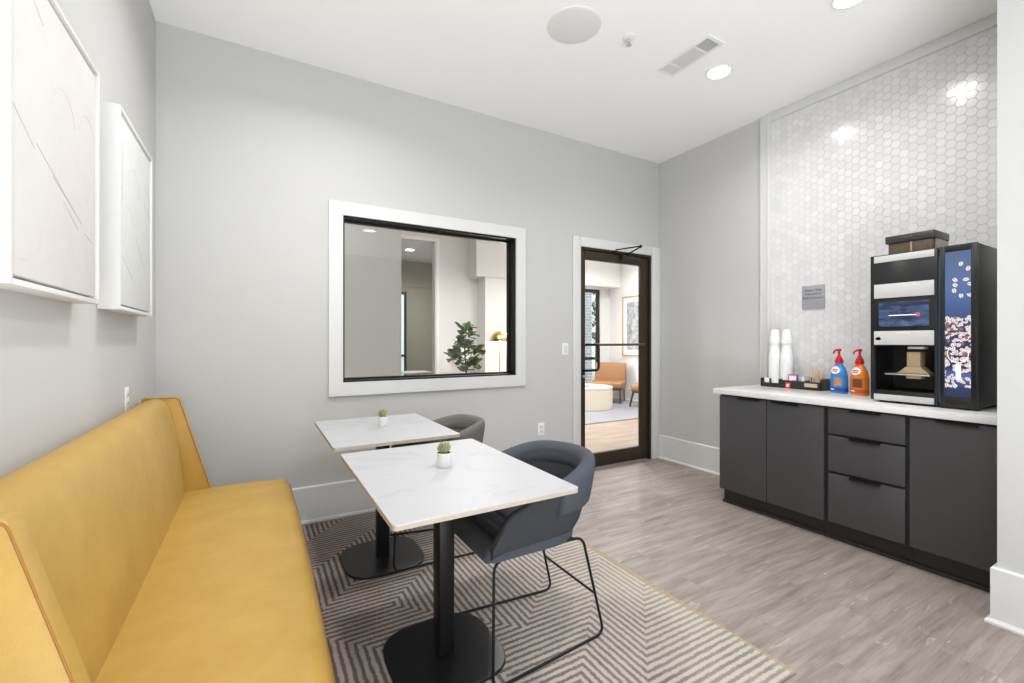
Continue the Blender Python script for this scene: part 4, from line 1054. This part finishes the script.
for k, (x, y) in enumerate(((tx0 + 0.070, 1.905), (tx0 + 0.040, 1.862), (tx0 + 0.086, 1.860))):
    c = thing('creamer_cup', 'small white creamer cup with foil lid in the organizer behind the tea box', 'creamer', (x, y, CT + 0.006), 0, 'creamer cups in the organizer')
    b = MB(); b.lathe([(0.013, CT + 0.007), (0.019, CT + 0.007 + 0.086), (0.021, CT + 0.095), (0.019, CT + 0.095)], cx=x, cy=y, n=20); build('cup', b, M['paper'], c)
    b = MB(); b.lathe([(0.0205, CT + 0.0952), (0.0205, CT + 0.0965), (0.0001, CT + 0.097)], cx=x, cy=y, n=20); build('foil_lid', b, M['silver'], c)
rs = random.Random(5)
for k in range(22):
    y = 1.738 + (k % 11) * 0.0078; x = tx0 + 0.050 + (k // 11) * 0.035; dy = rs.uniform(-0.010, 0.014) if 0 < k % 11 < 10 else 0.0; dx = rs.uniform(-0.01, 0.01); h = 0.138 + rs.uniform(-0.018, 0.014)
    b = MB()
    for (z, w_) in ((CT + 0.008, 0),): pass
    r_ = [[(x + dx * q - 0.001, y + dy * q - 0.0036, z), (x + dx * q + 0.001, y + dy * q - 0.0036, z), (x + dx * q + 0.001, y + dy * q + 0.0036, z), (x + dx * q - 0.001, y + dy * q + 0.0036, z)] for q, z in ((0, CT + 0.008), (0.5, CT + 0.008 + h / 2), (1, CT + 0.008 + h))]
    b.ring_loft(r_); tag(build('stir_stick', b, M['wood_stick']), 'wooden stir stick standing in the near end of the organizer', 'stirrer', 'wooden stir sticks in the organizer')
# nested cups, upside down, in two columns
def cup_mesh(r0, r1, h, nm):
    b = MB(); t = 0.0008; n = 28
    prof = [(r0, 0.0), (r0 + 0.002, 0.001), (r0 + 0.002, 0.004), (r0, 0.005), (r1, h), (0.0001, h), (0.0001, h - t), (r1 - t, h - t), (r0 - t, 0.003), (r0 - t, 0.0)]
    b.ring_loft([[(r * math.cos(2 * PI * i / n), r * math.sin(2 * PI * i / n), z) for i in range(n)] for r, z in prof + [prof[0]]], cap=False)
    return b
big = build('paper_cup', cup_mesh(0.0445, 0.031, 0.115, 'c'), M['paper'], None, angle=30)
small = build('paper_cup', cup_mesh(0.0385, 0.028, 0.090, 's'), M['paper'], None, angle=30)
first = [True, True]
for (cx, cy, side) in ((3.702, 2.094, 'left'), (3.702, 1.999, 'right')):
    z = CT + 0.0065
    for k in range(18):
        o = big if first[0] else big.copy()
        if not first[0]: COL.objects.link(o)
        first[0] = False; o.location = (cx, cy, z + 0.0135 * k)
        tag(o, 'large white paper cup nested upside down in the lower part of the %s cup stack' % side, 'cup', 'large paper cups in the %s stack' % side)
    z2 = z + 0.0135 * 17 + 0.115
    for k in range(3):
        o = small if first[1] else small.copy()
        if not first[1]: COL.objects.link(o)
        first[1] = False; o.location = (cx, cy, z2 + 0.0135 * k - 0.0)
        tag(o, 'smaller white paper cup nested upside down on top of the %s cup stack' % side, 'cup', 'smaller paper cups on the %s stack' % side)

# ------------------------------------------------------------------ creamer pump bottles
def pump_bottle(label, x, y, rz, mbody, mband, mlab, neck_dark):
    t = thing('creamer_bottle', label, 'bottle', (x, y, CT), rz, 'pump bottles on the counter')
    sx, sy = 0.74, 1.06
    P_ = [(0.0001, 0), (0.050, 0), (0.056, 0.004), (0.058, 0.015), (0.058, 0.10), (0.056, 0.13), (0.050, 0.158), (0.041, 0.180), (0.030, 0.198), (0.0235, 0.208), (0.022, 0.222), (0.022, 0.226), (0.0001, 0.226)]
    def rad(z):
        for (r0, z0), (r1, z1) in zip(P_[1:-1], P_[2:]):
            if z0 <= z <= z1: return r0 + (r1 - r0) * (z - z0) / max(1e-6, z1 - z0)
        return 0.05
    b = MB(); b.lathe(P_, n=40, sx=sx, sy=sy, cap=False); bd = build('bottle_body', b, mbody, t, angle=35, local=True)
    def patch(nm, m, a0, a1, z0, z1, oval=False, off=0.0006, n=16):
        b = MB()
        if oval:
            rings = []
            for q in (0.02, 0.5, 1.0):
                r = []
                for k in range(28):
                    p = 2 * PI * k / 28; a = (a0 + a1) / 2 + (a1 - a0) / 2 * q * math.cos(p); z = (z0 + z1) / 2 + (z1 - z0) / 2 * q * math.sin(p); rr = rad(z) + off
                    r.append((rr * sx * math.cos(a), rr * sy * math.sin(a), z))
                rings.append(r)
            b.ring_loft(rings, cap=False)
        else:
            rows = []
            for k in range(n + 1):
                a = a0 + (a1 - a0) * k / n
                rows.append([((rad(z) + off) * sx * math.cos(a), (rad(z) + off) * sy * math.sin(a), z) for z in [z0 + (z1 - z0) * q / 5 for q in range(6)]])
            b.ring_loft(rows, cap=False, closed_u=False)
        return build(nm, b, m, bd, local=True)
    A = PI      # the label faces -x
    patch('base_band', mband, 0, 2 * PI, 0.014, 0.040, n=40)
    patch('oval_label', M['label_white'], A - 0.75, A + 0.75, 0.138, 0.192, True, 0.0012)
    for (zz, w_) in ((0.168, 0.50), (0.157, 0.42)): patch('oval_lettering', M['label_red'], A - w_ * 0.9, A + w_ * 0.9, zz - 0.0035, zz + 0.0035, False, 0.0018)
    patch('picture_label', mlab, A - 0.25 if mlab is M['brown'] else A + 0.05, A + 0.85, 0.052, 0.112, False, 0.001)
    patch('white_caption', M['label_white'], A - 0.55, A + 0.05, 0.022, 0.031, False, 0.0012)
    z = 0.226
    b = MB(); b.lathe([(0.0245, z - 0.012), (0.0265, z - 0.010), (0.0265, z + 0.010), (0.0215, z + 0.013), (0.0215, z + 0.024), (0.015, z + 0.028), (0.013, z + 0.040), (0.008, z + 0.045), (0.0075, z + 0.078), (0.0001, z + 0.078)], n=28, cap=False)
    b.tube([(0.0075, -0.008, z + 0.083), (0, 0.012, z + 0.083), (0, 0.030, z + 0.080), (0, 0.042, z + 0.070), (0, 0.047, z + 0.055)], [0.0095, 0.0095, 0.007, 0.006, 0.0055], 12)
    b.lathe([(0.0001, z + 0.076), (0.013, z + 0.077), (0.0135, z + 0.088), (0.011, z + 0.091), (0.0001, z + 0.091)], n=24)
    build('pump', b, M['red'], t, local=True, label='red pump top')
    return t
pump_bottle('blue creamer bottle with red pump, next to the condiment organizer', 3.640, 1.600, R(-22), M['blue'], M['blue_dark'], M['cookie'], True)
pump_bottle('orange creamer bottle with red pump, next to the coffee machine', 3.630, 1.470, R(-22), M['orange'], M['orange_dark'], M['brown'], False)

# ------------------------------------------------------------------ plaque
pq = thing('wall_plaque', 'small grey plaque with black lettering on the hexagon tile', 'sign', (XR - 0.013, 1.853, 1.53))
b = MB(); b.box(XR - 0.018, XR - 0.012, 1.768, 1.932, 1.528, 1.712, 0.001); build('plate', b, M['plaque'], pq)
pm = Matrix.Translation((XR - 0.0185, 1.850, 1.667)) @ Matrix.Rotation(R(-90), 4, 'Z') @ Matrix.Rotation(R(90), 4, 'X')
text_mesh('lettering', 'Please Help\nYourself to\nRefreshments', 0.027, M['plaque_text'], pq, pm, spacing=1.12)

# ================================================================== lobby beyond the glass
struct('floor_lobby', MB().box(XL - 2.1, XLR + 0.1, YB + WT * 0.5, 13.0, -0.1, 0), M['lobby_floor'])
struct('ceiling_lobby', MB().box(XL - 2.1, XLR + 0.1, YB + WT, 11.0, ZC, ZC + 0.1), M['ceil'])
struct('wall_lobby_right', MB().box(XLR, XLR + 0.1, YB + WT, YLB + 0.1, 0, ZC), M['lobby_wall'])
ox0, ox1, oz1 = 1.35, 2.815, 3.085
lw0, lw1, lz0_, lz1_ = 5.55, 6.71, 0.25, 2.44
b = MB(); y0, y1 = YLB, YLB + 0.14
b.box(XL - 2.1, ox0, y0, y1, 0, ZC); b.box(ox0, ox1, y0, y1, oz1, ZC); b.box(ox1, lw0, y0, y1, 0, ZC); b.box(lw0, lw1, y0, y1, 0, lz0_); b.box(lw0, lw1, y0, y1, lz1_, ZC); b.box(lw1, XLR, y0, y1, 0, ZC)
struct('wall_lobby_far', b, M['lobby_wall'], weld=True)
struct('wall_lobby_left', MB().box(XL - 2.2, XL - 2.1, YB + WT, 11.0, 0, ZC), M['lobby_wall'])
# bulkhead and pier on the far wall
b = MB(); b.box(3.46, XLR, 7.34, YLB, 2.47, ZC); struct('trim_5', b, M['lobby_wall'])
b = MB(); b.box(3.65, 4.15, 7.36, YLB, 0, 2.47); struct('wall_lobby_pier', b, M['lobby_wall'])
b = MB()
for (x0, x1, z0, z1) in ((ox0 - 0.1, ox0, 0, oz1 + 0.1), (ox1, ox1 + 0.055, 0, oz1 + 0.055), (ox0, ox1, oz1, oz1 + 0.055)): b.box(x0, x1, YLB - 0.025, YLB, z0, z1)
b.box(ox1 - 0.02, ox1, YLB - 0.0, YLB + 0.14, 0, oz1); struct('trim_6', b, M['lobby_trim'])
baseboard('baseboard_lobby_right', XLR, XLR, YB + WT, YLB, '-x')
# partition close behind the interior window
struct('wall_partition', MB().box(XL - 2.1, 1.303, 4.6, 4.74, 0, ZC), M['partition'])
# far greenish room
b = MB(); b.box(XL - 2.1, 4.4, 10.6, 10.7, 0, ZC); struct('wall_far_room', b, M['far_wall'])
struct('wall_far_room_right', MB().box(4.3, 4.4, YLB + 0.14, 10.6, 0, ZC), M['far_wall'])
b = MB(); b.box(XL, 4.3, 10.57, 10.6, 2.60, 2.66); struct('trim_7', b, M['far_wall'])
# street door with white sash in the far room
sd = bpy.data.objects.new('door_2', None); COL.objects.link(sd); sd.location = (2.45, 10.5, 0); sd['kind'] = 'structure'; sd['label'] = 'white framed glass door in the far room'
b = MB(); 
for (x0, x1, z0, z1) in ((2.30, 2.40, 0, 2.46), (3.045, 3.10, 0, 2.46), (2.40, 3.045, 2.40, 2.46), (2.40, 3.045, 0, 0.2), (2.40, 3.045, 0.90, 0.96)): b.box(x0, x1, 10.50, 10.60, z0, z1, 0.003)
build('door_sash', b, M['black_frame'], sd)
b = MB(); b.box(2.40, 3.045, 10.545, 10.555, 0.2, 2.40); build('door_glass', b, mat('daylight_glow_glass', (0.6, 0.7, 0.8, 1), 0.1, emit=(0.65, 0.85, 1.0, 1), estr=0.85), sd)  # daylight behind the pane put in as an emissive colour
# lobby window with exterior
w2 = bpy.data.objects.new('window_2', None); COL.objects.link(w2); w2.location = (lw0, YLB, lz0_); w2['kind'] = 'structure'; w2['label'] = 'tall dark framed lobby window to the street'
b = MB()
for (x0, x1, z0, z1) in ((lw0, lw0 + 0.07, lz0_, lz1_), (lw1 - 0.05, lw1, lz0_, lz1_), (lw0, lw1, lz0_, lz0_ + 0.07), (lw0, lw1, lz1_ - 0.07, lz1_), (lw0, lw1, 0.86, 0.92), (6.12, 6.17, lz0_, lz1_)): b.box(x0, x1, YLB + 0.02, YLB + 0.10, z0, z1, 0.004)
build('window_frame', b, M['black_frame'], w2)
b = MB(); b.box(lw0 + 0.05, lw1 - 0.05, YLB + 0.055, YLB + 0.061, lz0_ + 0.05, lz1_ - 0.05); build('window_pane', b, M['glass'], w2)
b = MB(); b.box(6.3, 8.66, 10.3, 10.6, 0, 5.5); tag(struct('exterior_brick_wall', b, M['brick']), 'grey brick wall outside the lobby window', 'wall')
struct('ground_outside', MB().box(4.5, 14, 7.85, 20, -0.12, -0.02), M['vent_grey'])
tr = thing('street_tree', 'green tree outside beyond the lobby window', 'tree', (10.35, 12.0, -0.02))
b = MB(); b.tube([(10.35, 12.0, -0.02), (10.33, 12.0, 1.4), (10.4, 12.05, 3.2)], [0.09, 0.07, 0.03], 8); build('trunk', b, M['bark'], tr)
b = MB(); rt = random.Random(2)
for k in range(420):
    a = rt.uniform(0, 2 * PI); ph = math.acos(rt.uniform(-1, 1)); rr = rt.random() ** 0.4 * 0.95
    c = Vector((10.35 + rr * math.sin(ph) * math.cos(a), 12.0 + rr * math.sin(ph) * math.sin(a), 2.1 + 1.5 * rr * math.cos(ph)))
    m3 = Matrix.Rotation(rt.uniform(0, 6), 3, 'Z') @ Matrix.Rotation(rt.uniform(-1, 1), 3, 'X')
    b.face([c + m3 @ Vector(p) for p in ((-0.02, -0.10, 0), (0.05, -0.02, 0.015), (0.03, 0.08, 0), (-0.02, 0.11, -0.01), (-0.06, 0.03, 0.015))])
build('foliage', b, M['leaf'], tr, smooth=False)

# lobby furniture
lr = MB(); lr.box(3.6, 6.85, 5.30, 7.25, 0, 0.012, 0.003); tag(build('lobby_rug', lr, M['lobby_rug']), 'large blue grey rug on the lobby floor seen through the glass door', 'rug')
tx, ty, tr_ = 5.45, 6.66, 0.50
ct = thing('coffee_table', 'round cream drum coffee table on the lobby rug', 'table', (tx, ty, 0.012))
b = MB(); b.lathe([(tr_ - 0.01, 0.012), (tr_, 0.022), (tr_, 0.385), (tr_ - 0.01, 0.395)], cx=tx, cy=ty, n=64); build('drum', b, M['cream'], ct)
b = MB(); b.lathe([(tr_ - 0.004, 0.395), (tr_ + 0.004, 0.400), (tr_ + 0.004, 0.416), (tr_ - 0.004, 0.420)], cx=tx, cy=ty, n=64); build('tabletop', b, M['quartz'], ct)
bkx, bky = 5.24, 6.50
for k, (a, m, nm) in enumerate(((0.0, 'orange_card', 'orange book lowest in the stack on the drum table'), (0.25, 'kraft', 'tan book on top of the orange one on the drum table'))):
    bo = thing('book', nm, 'book', (bkx, bky, 0.42 + 0.028 * k), 0.3 + a)
    b = MB(); b.box(-0.12, 0.12, -0.09, 0.09, 0.0, 0.004); b.box(-0.12, 0.12, -0.09, 0.09, 0.023, 0.027); b.box(-0.12, -0.116, -0.09, 0.09, 0, 0.027); build('cover', b, M[m], bo, local=True)
    b = MB(); b.box(-0.116, 0.116, -0.085, 0.085, 0.004, 0.023); build('pages', b, M['paper'], bo, local=True)
b = MB(); b.lathe([(0.0001, 0), (0.05, 0), (0.07, 0.03), (0.075, 0.09), (0.055, 0.14), (0.035, 0.165), (0.04, 0.18), (0.034, 0.18), (0.03, 0.165), (0.0001, 0.15)], n=28, cap=False); b.xf(Matrix.Translation((5.14, 6.83, 0.42)))
tag(build('vase', b, M['grey_glass']), 'small dark grey vase on the drum table beside the door stile', 'vase')
def lounge(label, loc, rz, wood):
    t = thing('lounge_chair', label, 'armchair', loc, rz, 'tan lounge chairs in the lobby')
    b = MB(); b.box(-0.34, 0.34, -0.33, 0.32, 0.30, 0.43, 0.035, 3); build('seat', b, M['tan_leather'], t, local=True)
    b = MB(); b.box(-0.33, 0.33, 0.26, 0.37, 0.36, 0.80, 0.03, 3, rot=Matrix.Rotation(R(-12), 3, 'X')); build('backrest', b, M['tan_leather'], t, local=True)
    b = MB(); b.box(-0.32, 0.32, -0.30, 0.33, 0.265, 0.300, 0.005); build('seat_frame', b, M['dark_wood'], t, local=True)
    for sx_ in (-1, 1):
        for sy_ in (-1, 1):
            b = MB(); k = 0.07 if wood else 0.01; r = (0.016, 0.024) if wood else (0.012, 0.012)
            b.tube([(sx_ * 0.29, sy_ * 0.29, 0.28), (sx_ * (0.29 + k * 0.5), sy_ * (0.29 + k), 0.0)], [r[1], r[0]], 10); build('leg', b, M['dark_wood'], t, local=True)
    return t
lounge('tan leather lounge chair with thin black legs, behind the drum table', (6.36, 7.05, 0.016), R(-52), False)
lounge('tan leather lounge chair with splayed dark legs, half hidden by the door edge', (6.62, 6.02, 0.018), R(-78), True)
# picture on the lobby right wall
pc = thing('framed_picture', 'oak framed grey abstract painted as a print on the lobby wall seen through the door', 'picture', (XLR, 6.7, 0.95))
py0, py1, pz0, pz1 = 6.15, 7.27, 0.96, 2.25; b = MB(); fw = 0.03
for (a, c, d, e) in ((py0, py0 + fw, pz0, pz1), (py1 - fw, py1, pz0, pz1), (py0, py1, pz0, pz0 + fw), (py0, py1, pz1 - fw, pz1)): b.box(XLR - 0.035, XLR - 0.001, a, c, d, e, 0.003)
build('oak_frame', b, M['frame_oak'], pc)
b = MB(); b.box(XLR - 0.014, XLR - 0.002, py0 + fw, py1 - fw, pz0 + fw, pz1 - fw); build('mat_board', b, M['mat_board'], pc)
b = MB(); b.box(XLR - 0.016, XLR - 0.013, py0 + fw + 0.09, py1 - fw - 0.09, pz0 + fw + 0.10, pz1 - fw - 0.10); build('print', b, M['reflection'], pc)
# fiddle leaf fig
fx, fy = 3.07, 6.95
fg = thing('fiddle_leaf_fig', 'fiddle leaf fig tree with large green leaves seen through the interior window', 'plant', (fx, fy, 0))
b = MB(); b.lathe([(0.0001, 0), (0.15, 0), (0.19, 0.02), (0.22, 0.36), (0.22, 0.38), (0.20, 0.38), (0.195, 0.34), (0.0001, 0.34)], cx=fx, cy=fy, n=36, cap=False); build('pot', b, M['ceramic'], fg)
b = MB(); b.lathe([(0.0001, 0.335), (0.196, 0.335), (0.19, 0.35), (0.0001, 0.36)], cx=fx, cy=fy, n=24, cap=False); build('soil', b, M['soil'], fg)
b = MB(); b.tube([(fx, fy, 0.34), (fx + 0.02, fy, 0.7), (fx - 0.01, fy + 0.01, 1.1), (fx + 0.02, fy, 1.5)], [0.02, 0.017, 0.012, 0.006], 8)
for (z, a, l) in ((0.80, 2.9, 0.30), (0.85, 0.1, 0.32), (0.95, 3.6, 0.25), (1.02, -0.4, 0.25), (1.15, 2.7, 0.2), (0.9, -1.5, 0.25)): b.tube([(fx, fy, z), (fx + l * 0.6 * math.cos(a), fy + l * 0.6 * math.sin(a), z + l * 0.35), (fx + l * math.cos(a), fy + l * math.sin(a), z + l * 0.8)], [0.009, 0.007, 0.004], 6)
build('trunk', b, M['bark'], fg)
b = MB(); rf = random.Random(21)
def fig_leaf(c, a, tilt, L_):
    rows = []; m3 = Matrix.Rotation(a, 3, 'Z') @ Matrix.Rotation(tilt, 3, 'Y')
    for q in range(8):
        s = q / 7; wv = 0.42 * L_ * (0.25 + 0.75 * math.sin(PI * min(1, (s * 0.62 + 0.22))) ** 1.0 - 0.22 * math.exp(-((s - 0.42) / 0.14) ** 2)) * (1.0 if 0 < q < 7 else 0.35) * (0.6 + 0.6 * s)
        rows.append([c + m3 @ Vector((L_ * s, wv * e, -0.10 * L_ * s * s + 0.10 * L_ * abs(e) ** 1.5)) for e in (-1, -0.5, 0, 0.5, 1)])
    b.ring_loft(rows, cap=False, closed_u=False)
for (ox, oz, rr_, cnt) in ((0.02, 1.47, 0.08, 8), (-0.06, 1.33, 0.10, 8), (0.09, 1.36, 0.10, 7), (-0.14, 1.17, 0.12, 9), (0.03, 1.16, 0.12, 8), (-0.25, 1.02, 0.11, 9), (0.20, 1.08, 0.11, 8), (0.31, 1.10, 0.06, 5), (0.12, 0.94, 0.13, 8), (-0.10, 0.93, 0.12, 7), (0.24, 0.86, 0.10, 7), (-0.02, 0.8, 0.12, 5)):
    for k in range(cnt):
        a = rf.uniform(0, 2 * PI); c = Vector((fx + 0.72 * ox + rf.uniform(-.4, .4) * rr_, fy + rf.uniform(-.12, .12), oz + rf.uniform(-.5, .5) * rr_))
        fig_leaf(c, a, rf.uniform(-1.1, 0.5), rf.uniform(0.15, 0.21))
build('foliage', b, M['leaf'], fg, angle=180)
# brass dome floor lamp
lx, ly = 3.845, 7.16
lp = thing('floor_lamp', 'brass dome floor lamp lit against the lobby wall, seen through the interior window', 'lamp', (lx, ly, 0))
b = MB(); b.lathe([(0.0001, 0), (0.15, 0), (0.15, 0.02), (0.02, 0.03), (0.0001, 0.03)], cx=lx, cy=ly, n=36, cap=False); build('base', b, M['brass'], lp)
b = MB(); b.tube([(lx, ly, 0.02), (lx, ly, 1.40)], 0.009, 10); build('pole', b, M['brass'], lp)
b = MB(); prof = [(0.175 * math.cos(R(t)), 1.275 + 0.19 * math.sin(R(t))) for t in range(0, 90, 8)] + [(0.0001, 1.465), (0.0001, 1.460)] + [(0.170 * math.cos(R(t)), 1.275 + 0.185 * math.sin(R(t))) for t in range(88, -1, -8)]
b.lathe(prof + [prof[0]], cx=lx, cy=ly, n=40, cap=False); build('dome_shade', b, M['brass'], lp)
b = MB(); b.lathe([(0.0001, 1.30), (0.025, 1.31), (0.035, 1.34), (0.025, 1.37), (0.0001, 1.38)], cx=lx + 0.05, cy=ly, n=20, cap=False); build('bulb', b, M['emit_bulb'], lp)
pl_ = bpy.data.lights.new('floor_lamp_bulb', 'POINT'); pl_.energy = 9; pl_.color = (1.0, 0.84, 0.66); pl_.shadow_soft_size = 0.03
po = bpy.data.objects.new('floor_lamp_bulb', pl_); COL.objects.link(po); po.parent = lp; po.location = (0.0, -0.03, 1.285)
# far room furniture
ft = thing('side_table', 'grey table in the far green room seen through the interior window', 'table', (2.7, 9.5, 0))
b = MB(); b.box(2.0, 3.3, 9.2, 9.8, 0.58, 0.61, 0.006); build('tabletop', b, M['vent_grey'], ft)
for x in (2.08, 3.22):
    for y in (9.27, 9.73): b = MB(); b.box(x - 0.02, x + 0.02, y - 0.02, y + 0.02, 0, 0.58); build('leg', b, M['vent_grey'], ft)
oc = thing('dining_chair', 'orange chair beside the grey table in the far room', 'chair', (3.60, 9.3, 0))
b = MB(); b.box(3.42, 3.82, 9.1, 9.5, 0.40, 0.45, 0.015); build('seat', b, M['orange_card'], oc)
b = MB(); b.box(3.42, 3.82, 9.5, 9.54, 0.43, 0.84, 0.015); build('backrest', b, M['orange_card'], oc)
for x in (3.45, 3.79):
    for y in (9.13, 9.5): b = MB(); b.box(x - 0.015, x + 0.015, y - 0.015, y + 0.015, 0, 0.42); build('leg', b, M['dark_wood'], oc)
downlight(2.80, 9.25, ZC, 'downlight glowing on the far room ceiling, seen through the interior window', 30, 0.09)
for (x, y, p, q) in ((2.6, 5.6, 58, 'over the middle of the lobby'), (4.4, 5.0, 58, 'over the lobby behind the glass door'), (6.0, 5.9, 58, 'over the lobby chairs'), (0.2, 4.05, 9, 'over the passage behind the interior window')):
    downlight(x, y, ZC, 'recessed lobby downlight out of view, ' + q, p, 0.085, (1.0, 0.985, 0.965))
